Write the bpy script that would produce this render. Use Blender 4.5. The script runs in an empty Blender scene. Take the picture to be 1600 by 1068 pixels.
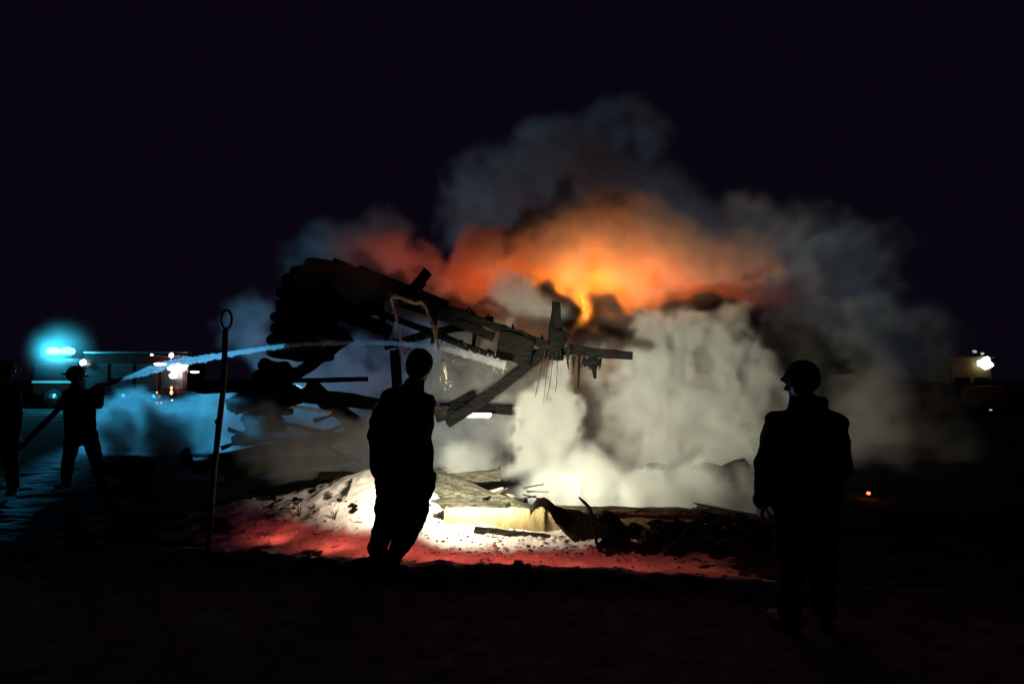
import bpy, bmesh, math, random
import numpy as np
from mathutils import Vector, Matrix, noise

R = math.radians
scene = bpy.context.scene

# ------------------------------------------------------------------ camera
EYE = 1.6
FPX = 1156.0
PITCH = R(2.77)
cam_data = bpy.data.cameras.new('camera')
cam_data.sensor_width = 36.0
cam_data.lens = FPX / 1600.0 * 36.0
cam_data.clip_start = 0.05
cam_data.clip_end = 900.0
cam = bpy.data.objects.new('camera', cam_data)
scene.collection.objects.link(cam)
cam.location = (0, 0, EYE)
cam.rotation_euler = (R(90) + PITCH, 0, 0)
scene.camera = cam

# ------------------------------------------------------------------ night sky
world = bpy.data.worlds.new('World')
scene.world = world
world.use_nodes = True
wn, wl = world.node_tree.nodes, world.node_tree.links
bg = wn['Background']
sky = wn.new('ShaderNodeTexSky')
sky.sky_type = 'NISHITA'
sky.sun_disc = False
sky.sun_elevation = R(-8)
sky.sun_rotation = R(160)
mixs = wn.new('ShaderNodeMix'); mixs.data_type = 'RGBA'
mixs.inputs[0].default_value = 1.0
mixs.inputs[6].default_value = (0, 0, 0, 1)
mixs.inputs[7].default_value = (0.0028, 0.0015, 0.0046, 1)
wl.new(sky.outputs[0], mixs.inputs[6])
wl.new(mixs.outputs[2], bg.inputs[0])
bg.inputs[1].default_value = 1.0

# ------------------------------------------------------------------ colour management, sampling
scene.view_settings.view_transform = 'Standard'
scene.view_settings.look = 'None'
scene.view_settings.exposure = 0.0
scene.view_settings.gamma = 1.0
scene.view_settings.use_curve_mapping = False
scene.render.engine = 'CYCLES'
cy = scene.cycles
cy.use_denoising = True
try:
    cy.denoiser = 'OPENIMAGEDENOISE'
except Exception:
    pass
cy.use_adaptive_sampling = True
cy.adaptive_threshold = 0.02
cy.max_bounces = 4
cy.diffuse_bounces = 2
cy.glossy_bounces = 2
cy.transmission_bounces = 3
cy.transparent_max_bounces = 8
cy.volume_bounces = 1
cy.volume_step_rate = 2.0
cy.volume_max_steps = 160
cy.caustics_reflective = False
cy.caustics_refractive = False


def P(px, py, Y):
    """Point at depth Y that the photograph shows at pixel (px, py)."""
    u = (px - 800.0) / FPX
    v = (534.0 - py) / FPX
    dy = math.cos(PITCH) - v * math.sin(PITCH)
    dz = math.sin(PITCH) + v * math.cos(PITCH)
    t = Y / dy
    return Vector((u * t, Y, EYE + dz * t))


# ------------------------------------------------------------------ lamps of the place, and added fill lamps
def lamp(name, kind, loc, energy, color, target=None, size=0.05, spot=60, blend=0.5):
    d = bpy.data.lights.new(name, kind)
    d.energy = energy
    d.color = color
    if kind in ('POINT', 'SPOT'):
        d.shadow_soft_size = size
    if kind == 'SPOT':
        d.spot_size = R(spot)
        d.spot_blend = blend
    o = bpy.data.objects.new(name, d)
    scene.collection.objects.link(o)
    o.location = loc
    if target is not None:
        o.rotation_euler = (Vector(target) - Vector(loc)).to_track_quat('-Z', 'Y').to_euler()
    return o

FIRE = (1.0, 0.30, 0.055)
CYAN = (0.04, 0.62, 0.86)
FIRE_K = 0.30
WARM = (0.97, 0.96, 0.71)
lamp('flood_light', 'SPOT', P(640, 712, 6.6), 4400, WARM, P(935, 690, 12.0), 0.16, 72, 1.0)
lamp('flood_light', 'SPOT', P(632, 715, 6.6), 200, (1.0, 0.86, 0.60), P(590, 785, 8.3), 0.06, 74, 1.0)
lamp('flood_light', 'SPOT', P(650, 715, 6.6), 200, (1.0, 0.87, 0.62), P(800, 812, 8.0), 0.06, 92, 1.0)
for px, py, Y, e in ((430, 815, 7.00, 3.0), (520, 818, 6.72, 6.0), (600, 820, 6.50, 8.0), (690, 822, 6.38, 8.0), (790, 826, 6.26, 8.0), (890, 828, 6.16, 6.0), (1000, 834, 6.08, 3.0), (1110, 836, 6.02, 1.5), (1190, 838, 5.95, 0.6)):
    lamp('red_fringe_fill', 'SPOT', P(px, py, Y), e * 0.55, (1.0, 0.12, 0.085), P(px + 4, 862, Y + 0.45), 0.06, 140, 0.8)  # row of added red lamps along the ridge; no vehicle stands there
RED = (1.0, 0.13, 0.025)
for px, py, Y, e, c in ((908, 490, 13.9, 420, (1.0, 0.38, 0.045)), (930, 435, 14.0, 700, (1.0, 0.33, 0.04)), (890, 440, 14.0, 480, (1.0, 0.30, 0.04)), (975, 440, 14.0, 400, (1.0, 0.24, 0.035)),
                        (930, 375, 14.1, 200, (1.0, 0.19, 0.03)), (1020, 430, 14.1, 190, (1.0, 0.17, 0.03)), (845, 425, 14.0, 220, (1.0, 0.19, 0.03)),
                        (790, 430, 13.9, 150, RED), (740, 435, 13.9, 100, RED), (700, 445, 13.8, 45, RED),
                        (1070, 440, 14.1, 85, RED), (1130, 435, 14.2, 26, (1.0, 0.15, 0.05)), (1190, 435, 14.3, 18, (1.0, 0.17, 0.09)),
                        (640, 405, 13.9, 30, (1.0, 0.15, 0.07)), (600, 405, 13.9, 28, (1.0, 0.15, 0.07)), (560, 408, 13.9, 12, (1.0, 0.16, 0.09))):
    lamp('fire_glow', 'POINT', P(px, py, Y), e * FIRE_K, c, None, 0.6)
lamp('beacon_light', 'POINT', P(90, 549, 38.0) + Vector((0, -0.5, 0.0)), 1100, CYAN, None, 0.3)
lamp('smoke_fill_light', 'SPOT', P(200, 600, 36.0), 60000, (0.05, 0.50, 0.95), P(255, 680, 16.0), 0.1, 12, 0.9)  # this and the next three: added blue fill lamps for the smoke
lamp('smoke_fill_light', 'SPOT', P(230, 560, 36.0), 13000, (0.06, 0.50, 0.85), P(400, 510, 15.0), 0.1, 13, 0.9)
lamp('smoke_fill_light', 'SPOT', P(260, 556, 36.0), 6500, (0.20, 0.46, 0.66), P(1080, 330, 17.0), 0.1, 36, 0.9)
lamp('smoke_fill_light', 'SPOT', P(262, 556, 36.0), 6500, (0.24, 0.46, 0.60), P(1350, 480, 15.5), 0.1, 14, 1.0)
lamp('headlight_beam', 'SPOT', P(448, 600, 26.0), 3400, (0.26, 0.48, 1.0), P(500, 590, 14.0), 0.2, 26, 0.8)
lamp('jet_fill_light', 'SPOT', P(178, 604, 10.45), 38, (0.80, 0.96, 1.0), P(330, 560, 10.6), 0.02, 22, 0.7)  # added lamp that brightens the start of the water jet
# ------------------------------------------------------------------ helpers
C = scene.collection


def link(name, me, mat=None, parent=None, smooth=False):
    o = bpy.data.objects.new(name, me)
    C.objects.link(o)
    if mat is not None:
        me.materials.append(mat)
    if parent is not None:
        o.parent = parent
    if smooth:
        me.polygons.foreach_set('use_smooth', [True] * len(me.polygons))
    return o


def tag(o, label=None, cat=None, group=None, kind=None):
    if label: o['label'] = label
    if cat: o['category'] = cat
    if group: o['group'] = group
    if kind: o['kind'] = kind
    elif cat: o['kind'] = 'thing'
    return o


def thing(name, label, cat, loc=(0, 0, 0), group=None):
    o = bpy.data.objects.new(name, None)
    C.objects.link(o)
    o.location = loc
    o.empty_display_size = 0.2
    tag(o, label, cat, group)
    return o


class MB:
    """Collects shapes given in world space; build() links them as ONE mesh under a parent."""
    def __init__(self):
        self.v, self.f = [], []

    def add(self, vs, fs):
        k = len(self.v)
        self.v += [Vector(p) for p in vs]
        self.f += [[i + k for i in q] for q in fs]
        return self

    def box(self, lo, hi):
        (a, b, c), (d, e, g) = lo, hi
        vs = [(a, b, c), (d, b, c), (d, e, c), (a, e, c), (a, b, g), (d, b, g), (d, e, g), (a, e, g)]
        return self.add(vs, [(0, 3, 2, 1), (4, 5, 6, 7), (0, 1, 5, 4), (1, 2, 6, 5), (2, 3, 7, 6), (3, 0, 4, 7)])

    def tube(self, pts, rad, seg=8, jit=0.0, seed=0, flat=1.0, up=Vector((0, 0, 1)), cap=True):
        pts = [Vector(p) for p in pts]
        n = len(pts)
        rr = rad if isinstance(rad, (list, tuple)) else [rad] * n
        vs, fs = [], []
        for i, p in enumerate(pts):
            t = (pts[min(n - 1, i + 1)] - pts[max(0, i - 1)]).normalized()
            s = t.cross(up)
            if s.length < 1e-3:
                s = t.cross(Vector((0, 1, 0)))
            s.normalize()
            u = s.cross(t).normalized()
            for k in range(seg):
                a = 2 * math.pi * k / seg
                r = rr[i]
                if jit:
                    q = Vector((math.cos(a) * 1.5, math.sin(a) * 1.5, i * 0.63 + seed * 7.1))
                    r *= 1 + jit * noise.noise(q) * 2 + jit * 0.9 * noise.noise(q * 3.1)
                vs.append(p + s * (math.cos(a) * r) + u * (math.sin(a) * r * flat))
        for i in range(n - 1):
            for k in range(seg):
                a, b = i * seg + k, i * seg + (k + 1) % seg
                fs.append((a, a + seg, b + seg, b))
        if cap:
            fs.append(list(range(seg)))
            fs.append([(n - 1) * seg + k for k in range(seg)][::-1])
        return self.add(vs, fs)

    def beam(self, p0, p1, w, h, step=0.12, jit=0.12, seed=0, up=Vector((0, 0, 1)), taper=1.0):
        """A squared timber, eaten unevenly by fire."""
        p0, p1 = Vector(p0), Vector(p1)
        L = (p1 - p0).length
        n = max(2, int(L / step) + 1)
        t = (p1 - p0).normalized()
        s = t.cross(up)
        if s.length < 1e-3:
            s = t.cross(Vector((0, 1, 0)))
        s.normalize(); u = s.cross(t)
        prof = [(-1, -1), (0, -1.04), (1, -1), (1.04, 0), (1, 1), (0, 1.04), (-1, 1), (-1.04, 0)]
        vs, fs = [], []
        for i in range(n):
            q = i / (n - 1)
            k = 1 + (taper - 1) * q
            c = p0 + t * (L * q) + u * noise.noise(Vector((q * L * 0.7, seed * 3.3, 1))) * h * 0.3 * (jit > 0)
            for j, (a, b) in enumerate(prof):
                nz = noise.noise(Vector((q * L * 4.0, j * 2.3, seed * 5.7))) + 0.6 * noise.noise(Vector((q * L * 11.0, j * 5.3, seed)))
                e = 1 + jit * nz * 1.6
                vs.append(c + s * (a * w / 2 * k * e) + u * (b * h / 2 * k * e) + (t * (noise.noise(Vector((j * 3.1, seed, 9))) * w * 0.5) if i in (0, n - 1) else Vector()))
        for i in range(n - 1):
            for j in range(8):
                a, b = i * 8 + j, i * 8 + (j + 1) % 8
                fs.append((a, a + 8, b + 8, b))
        fs.append(list(range(8))); fs.append([(n - 1) * 8 + j for j in range(8)][::-1])
        return self.add(vs, fs)

    def ball(self, c, r, sub=2, rough=0.0, seed=0, squash=(1, 1, 1)):
        bm = bmesh.new()
        bmesh.ops.create_icosphere(bm, subdivisions=sub, radius=1.0)
        vs = []
        for v in bm.verts:
            k = 1 + rough * (noise.noise(v.co * 1.3 + Vector((seed, 0, 0))) + 0.6 * noise.noise(v.co * 3.7 + Vector((0, seed, 0))))
            vs.append(Vector(c) + Vector((v.co.x * squash[0], v.co.y * squash[1], v.co.z * squash[2])) * (r * k))
        fs = [[v.index for v in f.verts] for f in bm.faces]
        bm.free()
        return self.add(vs, fs)

    def build(self, name, mat=None, parent=None, smooth=False):
        me = bpy.data.meshes.new(name)
        inv = Matrix.Identity(4)
        off = Vector()
        if parent is not None:
            q = parent
            while q is not None:
                off += q.location
                q = q.parent
        me.from_pydata([v - off for v in self.v], [], self.f)
        me.update()
        return link(name, me, mat, parent, smooth)


# ------------------------------------------------------------------ materials
def mat(name, color, rough=0.8, spec=0.3, noise_scale=None, color2=None, bump=0.0, bump_scale=None, metallic=0.0, emit=None, es=0.0, contrast=(0.35, 0.65), stretch=(1, 1, 1)):
    m = bpy.data.materials.new(name)
    m.use_nodes = True
    nt = m.node_tree
    b = nt.nodes['Principled BSDF']
    b.inputs['Base Color'].default_value = (*color, 1)
    b.inputs['Roughness'].default_value = rough
    b.inputs['Specular IOR Level'].default_value = spec
    b.inputs['Metallic'].default_value = metallic
    if emit is not None:
        b.inputs['Emission Color'].default_value = (*emit, 1)
        b.inputs['Emission Strength'].default_value = es
    if noise_scale:
        geo = nt.nodes.new('ShaderNodeNewGeometry')
        mp = nt.nodes.new('ShaderNodeMapping'); mp.inputs['Scale'].default_value = stretch
        nt.links.new(geo.outputs['Position'], mp.inputs[0])
        n = nt.nodes.new('ShaderNodeTexNoise')
        n.inputs['Scale'].default_value = noise_scale
        n.inputs['Detail'].default_value = 6
        n.inputs['Roughness'].default_value = 0.62
        nt.links.new(mp.outputs[0], n.inputs['Vector'])
        r = nt.nodes.new('ShaderNodeValToRGB')
        r.color_ramp.elements[0].position = contrast[0]
        r.color_ramp.elements[1].position = contrast[1]
        r.color_ramp.elements[0].color = (*color, 1)
        r.color_ramp.elements[1].color = (*(color2 or color), 1)
        nt.links.new(n.outputs['Fac'], r.inputs[0])
        nt.links.new(r.outputs[0], b.inputs['Base Color'])
        if bump:
            n2 = nt.nodes.new('ShaderNodeTexNoise')
            n2.inputs['Scale'].default_value = bump_scale or noise_scale * 2.5
            n2.inputs['Detail'].default_value = 5
            nt.links.new(mp.outputs[0], n2.inputs['Vector'])
            bp = nt.nodes.new('ShaderNodeBump')
            bp.inputs['Strength'].default_value = bump
            bp.inputs['Distance'].default_value = 0.03
            nt.links.new(n2.outputs['Fac'], bp.inputs['Height'])
            nt.links.new(bp.outputs[0], b.inputs['Normal'])
    return m


M_char = mat('charred_wood', (0.0025, 0.0025, 0.0025), 0.9, 0.05, 14, (0.008, 0.0072, 0.0065), 1.0, 44, stretch=(.4, 1, 1.4))
M_char_grey = mat('ashen_wood', (0.008, 0.007, 0.006), 0.9, 0.1, 42, (0.07, 0.062, 0.042), 1.0, 70, contrast=(0.40, 0.85), stretch=(.16, 1, 1.5))
M_wood = mat('scorched_wood', (0.02, 0.016, 0.012), 0.8, 0.2, 7, (0.22, 0.16, 0.09), 0.7, 30, contrast=(0.35, 0.7), stretch=(0.4, 1, 2.5))
M_metal = mat('burnt_metal', (0.006, 0.006, 0.006), 0.6, 0.2, 12, (0.018, 0.015, 0.013), 0.4, 20, metallic=0.5)
M_iron = mat('rusty_iron', (0.02, 0.018, 0.02), 0.6, 0.4, 30, (0.06, 0.04, 0.035), 0.3, 60, metallic=0.4)
M_plaster = mat('smoked_plaster', (0.26, 0.20, 0.10), 0.75, 0.2, 4.5, (0.09, 0.06, 0.025), 0.6, 22, contrast=(0.42, 0.78), stretch=(1, 1, .5))
M_ash = mat('ash', (0.05, 0.045, 0.04), 0.95, 0.1, 14, (0.30, 0.28, 0.25), 0.8, 40)
M_snowlump = mat('snow_lump', (0.78, 0.76, 0.74), 0.85, 0.2, 8, (0.55, 0.50, 0.45), 0.7, 30)
M_black_cloth = mat('black_cloth', (0.009, 0.009, 0.011), 0.95, 0.1, 40, (0.014, 0.014, 0.018), 0.4, 160)
M_navy_cloth = mat('navy_cloth', (0.014, 0.014, 0.026), 0.95, 0.04, 40, (0.022, 0.022, 0.04), 0.4, 160)
M_gear = mat('turnout_cloth', (0.018, 0.012, 0.010), 0.9, 0.15, 30, (0.03, 0.02, 0.015), 0.4, 90)
M_gear_red = mat('dark_red_cloth', (0.05, 0.012, 0.010), 0.9, 0.15, 30, (0.035, 0.010, 0.010), 0.4, 90)
M_skin = mat('skin', (0.35, 0.20, 0.14), 0.6, 0.3)
M_boot = mat('black_rubber', (0.010, 0.010, 0.010), 0.6, 0.3)
M_reflect = mat('reflective_tape', (0.5, 0.5, 0.48), 0.3, 0.6)
M_helmet = mat('helmet_paint', (0.10, 0.10, 0.10), 0.35, 0.5)
M_hose = mat('hose_canvas', (0.03, 0.028, 0.026), 0.8, 0.2, 60, (0.05, 0.045, 0.04), 0.3, 120)
M_weed = mat('dry_weed', (0.10, 0.07, 0.04), 0.9, 0.1)


# ------------------------------------------------------------------ ground
def hash_noise(x, y, s, k=0.0):
    return noise.noise(Vector((x * s, y * s, k)))


def sigm(t):
    return 1.0 / (1.0 + math.exp(-max(-40.0, min(40.0, t))))


def berm_y(x):
    return 5.93 - 0.21 * x + 0.05 * math.sin(x * 2.1) + 0.06 * hash_noise(x, 0, 1.9, 3)


def ground_z(x, y):
    z = 0.05 * hash_noise(x, y, 0.35, 1) + 0.015 * hash_noise(x, y, 2.2, 2)
    near = math.exp(-((x / 9.0) ** 2)) * (1 if y < 22 else 0)
    # low ridge of pushed snow in front of the lit apron
    yb = berm_y(x)
    d = y - yb
    z += 0.10 * math.exp(-(d / 0.22) ** 2) * math.exp(-(x / 5.0) ** 4)
    if d > -0.3:
        z += 0.030 * hash_noise(x, y, 4.3, 5) * near + 0.034 * abs(hash_noise(x, y, 9.0, 8)) * near + 0.016 * hash_noise(x, y, 19.0, 14) * near
    # snow heap left of the walker
    q = ((x + 1.38) / 0.85) ** 2 + ((y - 8.25) / 0.95) ** 2
    z += 0.50 * math.exp(-q * 1.1)
    q = ((x + 2.7) / 1.2) ** 2 + ((y - 8.3) / 0.9) ** 2
    z += 0.24 * math.exp(-q)
    # rubble mound the ruin stands in
    q = max(0.0, 1 - ((x - 0.3) / 6.2) ** 2 - ((y - 11.6) / 3.0) ** 2)
    z += 0.12 * min(1.0, q * 1.6) * (1 + 0.5 * hash_noise(x, y, 1.3, 9))
    # the sunken floor of the burnt house
    sx = sigm((x - 0.35) / 0.10) * sigm((3.3 - x) / 0.12)
    sy = sigm((y - 8.12) / 0.04) * sigm((12.5 - y) / 0.3)
    z -= 0.42 * sx * sy
    # darker bank at right
    q = ((x - 3.2) / 1.6) ** 2 + ((y - 8.8) / 1.0) ** 2
    z += 0.16 * math.exp(-q)
    # small ridges at far left, by the firefighters
    q = ((x + 5.3) / 0.55) ** 2 + ((y - 11.0) / 0.5) ** 2
    z += 0.14 * math.exp(-q)
    q = ((x + 4.6) / 1.2) ** 2 + ((y - 10.6) / 0.5) ** 2
    z += 0.10 * math.exp(-q)
    return z


def snow_mask(x, y):
    d = y - berm_y(x)
    m = 1.0 / (1 + math.exp(-(d + 0.02) / 0.05))
    far = 1.0 / (1 + math.exp((y - (8.35 + 0.9 * math.exp(-((x + 1.4) / 1.0) ** 2)) + 0.35 * hash_noise(x, y, 1.7, 4)) / 0.12))
    side = 1.0 / (1 + math.exp((abs(x + 0.6) - 2.75 + 0.5 * hash_noise(x, y, 1.2, 6)) / 0.28))
    m *= far * side
    m *= 1.0 if hash_noise(x, y, 6.5, 12) < 0.33 + 0.2 * (x < 1) else 0.35
    if x > 1.0:
        m *= max(0.0, min(1.0, 1.1 - (x - 1.0) * (0.42 if y < 6.7 else 0.65) - 0.9 * max(0.0, y - 6.6) + 0.5 * hash_noise(x, y, 3.0, 22)))
    if x < -1.7:
        m *= max(0.12, min(1.0, 0.75 + 1.3 * hash_noise(x, y, 3.2, 23)))
    # frozen trampled snow farther left, where the fire engine stands
    l = 1.0 / (1 + math.exp((x + 7.0) / 0.8)) * (0.05 + 0.35 * (hash_noise(x * 0.3, y, 0.9, 7) > 0.0)) * (1 if y > 24 else 0.2 if y > 13 else 0)
    return max(m, l)


def axis(parts):
    out = []
    for a, b, s in parts:
        n = max(1, int(round((b - a) / s)))
        out += [a + (b - a) * i / n for i in range(n)]
    out.append(parts[-1][1])
    return out


xs = axis([(-500, -120, 76), (-120, -30, 9), (-30, -9, 0.7), (-9, -4.2, 0.16), (-4.2, 4.2, 0.035), (4.2, 9, 0.16), (9, 30, 0.7), (30, 120, 9), (120, 500, 76)])
ys = axis([(-40, -4, 4), (-4, 5.2, 0.2), (5.2, 9.4, 0.035), (9.4, 14, 0.12), (14, 40, 0.6), (40, 140, 6), (140, 700, 70)])
gv = [(x, y, ground_z(x, y)) for y in ys for x in xs]
nx = len(xs)
gf = [(j * nx + i, j * nx + i + 1, (j + 1) * nx + i + 1, (j + 1) * nx + i) for j in range(len(ys) - 1) for i in range(nx - 1)]
gme = bpy.data.meshes.new('ground')
gme.from_pydata(gv, [], gf)
ga = gme.attributes.new('snow_cover', 'FLOAT', 'POINT')
ga.data.foreach_set('value', [snow_mask(v[0], v[1]) if -30 < v[0] < 9 and 5 < v[1] < 60 and not (v[0] > -5 and v[1] > 20) else (0.22 if v[1] > 20 else 0.0) for v in gv])
M_ground = mat('snowy_mud', (0.07, 0.068, 0.08), 0.95, 0.02, 5, (0.22, 0.21, 0.25), 0.5, 18)
nt = M_ground.node_tree
bsdf = nt.nodes['Principled BSDF']
ramp = [n for n in nt.nodes if n.type == 'VALTORGB'][0]
at = nt.nodes.new('ShaderNodeAttribute'); at.attribute_name = 'snow_cover'
nz = nt.nodes.new('ShaderNodeTexNoise'); nz.inputs['Scale'].default_value = 13; nz.inputs['Detail'].default_value = 8; nz.inputs['Roughness'].default_value = 0.7
geo = nt.nodes.new('ShaderNodeNewGeometry'); nt.links.new(geo.outputs['Position'], nz.inputs['Vector'])
ad = nt.nodes.new('ShaderNodeMath'); ad.operation = 'MULTIPLY_ADD'; ad.inputs[1].default_value = 1.0
nt.links.new(at.outputs['Fac'], ad.inputs[0]);
sc_ = nt.nodes.new('ShaderNodeMath'); sc_.operation = 'MULTIPLY_ADD'; sc_.inputs[1].default_value = 1.1; sc_.inputs[2].default_value = -0.58
nt.links.new(nz.outputs['Fac'], sc_.inputs[0]); nt.links.new(sc_.outputs[0], ad.inputs[2])
rp = nt.nodes.new('ShaderNodeValToRGB'); rp.color_ramp.elements[0].position = 0.30; rp.color_ramp.elements[1].position = 0.62
nt.links.new(ad.outputs[0], rp.inputs[0])
mx = nt.nodes.new('ShaderNodeMix'); mx.data_type = 'RGBA'
nt.links.new(rp.outputs[0], mx.inputs[0]); nt.links.new(ramp.outputs[0], mx.inputs[6]); mx.inputs[7].default_value = (0.78, 0.76, 0.75, 1)
nt.links.new(mx.outputs[2], bsdf.inputs['Base Color'])
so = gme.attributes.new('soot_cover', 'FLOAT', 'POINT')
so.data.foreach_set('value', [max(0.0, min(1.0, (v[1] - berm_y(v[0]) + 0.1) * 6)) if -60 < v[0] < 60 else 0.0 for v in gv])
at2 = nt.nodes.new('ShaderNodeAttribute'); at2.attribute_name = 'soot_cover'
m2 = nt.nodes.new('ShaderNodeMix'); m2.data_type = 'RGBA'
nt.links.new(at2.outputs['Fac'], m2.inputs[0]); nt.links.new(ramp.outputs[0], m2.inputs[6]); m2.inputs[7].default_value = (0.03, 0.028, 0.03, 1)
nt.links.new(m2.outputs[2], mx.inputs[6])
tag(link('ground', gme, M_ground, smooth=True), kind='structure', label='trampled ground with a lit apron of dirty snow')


def ground_point(px, py, zoff=0.0):
    """Where the ray of a pixel meets the ground."""
    Y = 3.0
    for _ in range(4000):
        p = P(px, py, Y)
        if p.z <= ground_z(p.x, p.y):
            return Vector((p.x, p.y, p.z + zoff))
        Y += 0.02
    return P(px, py, Y)
# ------------------------------------------------------------------ the burnt log house
def logs_tube(p0, p1, r, seed, seg=12, step=0.1, jit=0.09, taper=1.0):
    p0, p1 = Vector(p0), Vector(p1)
    n = max(3, int((p1 - p0).length / step))
    pts = []
    for i in range(n + 1):
        q = i / n
        c = p0.lerp(p1, q)
        c += Vector((0, noise.noise(Vector((q * 3, seed, 0))), noise.noise(Vector((q * 3, seed, 5))))) * r * 0.25
        pts.append(c)
    rr = [r * (1 + (taper - 1) * i / n) * (0.55 if i in (0, n) else (0.93 if i in (1, n - 1) else 1)) for i in range(n + 1)]
    # blunt ends: double the end rings
    pts[0] = pts[1].lerp(pts[0], 0.25) + (pts[0] - pts[1]) * 0.5
    return MB().tube(pts, rr, seg, jit, seed)


wall_base = P(500, 592, 11.6)
log_wall = thing('burnt_log_wall', 'charred log wall corner with staggered log ends beside the cyan smoke', 'log wall', wall_base)
row = [(398, 590, 430), (406, 573, 452), (415, 553, 520), (417, 535, 500), (422, 516, 540), (422, 498, 520), (428, 480, 590),
       (427, 461, 600), (436, 443, 620), (452, 427, 560), (478, 412, 545)]
for i, (x0, y, x1) in enumerate(row):
    a = P(x0, y - 4, 11.5); b = P(x1, y + 5 + (7 if i > 6 else 0), 12.3)
    logs_tube(a, b, 0.108 + 0.008 * math.sin(i * 2.3), i + 1).build('log', M_char, log_wall, True)
# cross wall log ends running away from the camera
for i in range(5):
    a = P(436 + 3 * i, 580 - 36 * i, 11.25); b = P(470, 582 - 36 * i, 13.4)
    logs_tube(a, b, 0.095, i + 30, 10).build('log', M_char, log_wall, True)

roof = thing('collapsed_roof_frame', 'collapsed roof frame sloping down right to a burnt post', 'roof frame', P(690, 560, 11.2))
def rb(name, a, b, Y0, Y1, w, h, seed, m=M_char, jit=0.13, par=roof, taper=1.0):
    return MB().beam(P(a[0], a[1], Y0), P(b[0], b[1], Y1), w, h, seed=seed, jit=jit, taper=taper).build(name, m, par)
rb('rafter', (492, 410), (868, 545), 11.4, 11.1, 0.10, 0.115, 1, jit=.3)
rb('rafter', (520, 462), (786, 562), 11.5, 11.2, 0.08, 0.09, 2, jit=.3)
rb('rafter', (560, 420), (700, 478), 11.9, 11.8, 0.10, 0.15, 3)
rb('board', (612, 466), (694, 494), 11.25, 11.2, 0.04, 0.16, 4)
rb('rafter', (476, 500), (642, 452), 11.7, 11.6, 0.08, 0.13, 21)
rb('rafter', (520, 410), (742, 512), 11.9, 11.7, 0.09, 0.14, 22)
rb('strut', (536, 422), (516, 530), 11.8, 11.8, 0.07, 0.11, 23, jit=.3)
rb('strut', (590, 448), (604, 540), 12.0, 12.0, 0.06, 0.10, 24, jit=.3, taper=.6)
rb('strut', (684, 478), (676, 545), 11.9, 11.9, 0.06, 0.09, 25, jit=.3, taper=.5)
rb('strut', (744, 505), (738, 560), 11.6, 11.6, 0.05, 0.08, 26, jit=.3, taper=.4)
rb('rafter', (600, 540), (770, 500), 12.1, 12.2, 0.08, 0.12, 27, jit=.3)
rb('board', (690, 492), (772, 526), 11.25, 11.2, 0.04, 0.13, 5, jit=.25)
rb('board', (778, 538), (832, 548), 11.05, 11.0, 0.05, 0.38, 7, jit=.2)
rb('board', (480, 470), (610, 520), 11.9, 11.8, 0.04, 0.22, 14)
rb('strut', (626, 478), (668, 424), 11.35, 11.3, 0.09, 0.14, 8)
rb('strut', (640, 468), (662, 440), 11.30, 11.28, 0.06, 0.09, 18, M_char_grey)
rb('post', (868, 560), (864, 470), 11.1, 11.1, 0.16, 0.18, 9, jit=0.35, taper=0.6)
MB().ball(P(872, 528, 11.05), 0.13, 2, 0.5, 4, (1, 0.9, 1.1)).build('knot', M_char, roof, True)
rb('brace', (698, 662), (858, 546), 11.0, 11.15, 0.10, 0.145, 10, jit=.2)
rb('lintel', (886, 546), (988, 555), 11.2, 10.9, 0.13, 0.15, 11, taper=0.75)
rb('lintel', (800, 552), (892, 548), 11.3, 11.2, 0.10, 0.11, 12, jit=.25)
rb('strut', (905, 552), (904, 605), 11.2, 11.2, 0.03, 0.04, 13, jit=0.5, taper=0.5)
rb('strut', (926, 556), (930, 590), 11.15, 11.15, 0.12, 0.10, 15, jit=0.5, taper=0.4)
rb('strut', (912, 566), (935, 566), 11.15, 11.1, 0.10, 0.10, 16, jit=0.5)
rb('post', (617, 548), (620, 610), 11.9, 11.9, 0.13, 0.14, 17)
rb('brace', (430, 604), (548, 524), 11.2, 11.3, 0.12, 0.17, 19)
rb('strut', (452, 596), (482, 574), 11.1, 11.1, 0.05, 0.10, 20, jit=0.4)

# burnt splinters and nail-torn stubs along the timbers
rs_ = random.Random(3)
def splinters(a, b, Y, n, lo, hi, par, up=1):
    for k in range(n):
        t = rs_.random(); x = a[0] + (b[0] - a[0]) * t; y = a[1] + (b[1] - a[1]) * t
        dx = rs_.uniform(-9, 9); L = rs_.uniform(lo, hi)
        MB().tube([P(x, y, Y), P(x + dx * .5, y - L * .5 * up, Y), P(x + dx, y - L * up, Y + rs_.uniform(-.1, .1))], [.03, .018, .004], 5, 0.5, k * 1.7).build('splinter', M_char, par)
splinters((500, 405), (860, 535), 11.3, 12, 4, 11, roof)
splinters((530, 460), (800, 560), 11.35, 12, 5, 20, roof, -1)
splinters((885, 555), (940, 560), 11.1, 6, 8, 30, roof, -1)
splinters((435, 440), (500, 405), 11.45, 6, 4, 12, log_wall)
sp = thing('broken_lath_heap', 'tangle of broken burnt laths sticking out beside the pole', 'laths', P(400, 660, 10.9))
for k in range(15):
    x, y = rs_.uniform(345, 520), rs_.uniform(620, 705); an = rs_.uniform(-.7, .5); L = rs_.uniform(25, 70)
    MB().beam(P(x, y, 10.7), P(x + L * math.cos(an), y - L * math.sin(an), rs_.uniform(10.5, 11.1)), .035, .06, seed=k + 90, jit=.35, taper=.4, step=.06).build('lath', M_char, sp)

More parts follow.
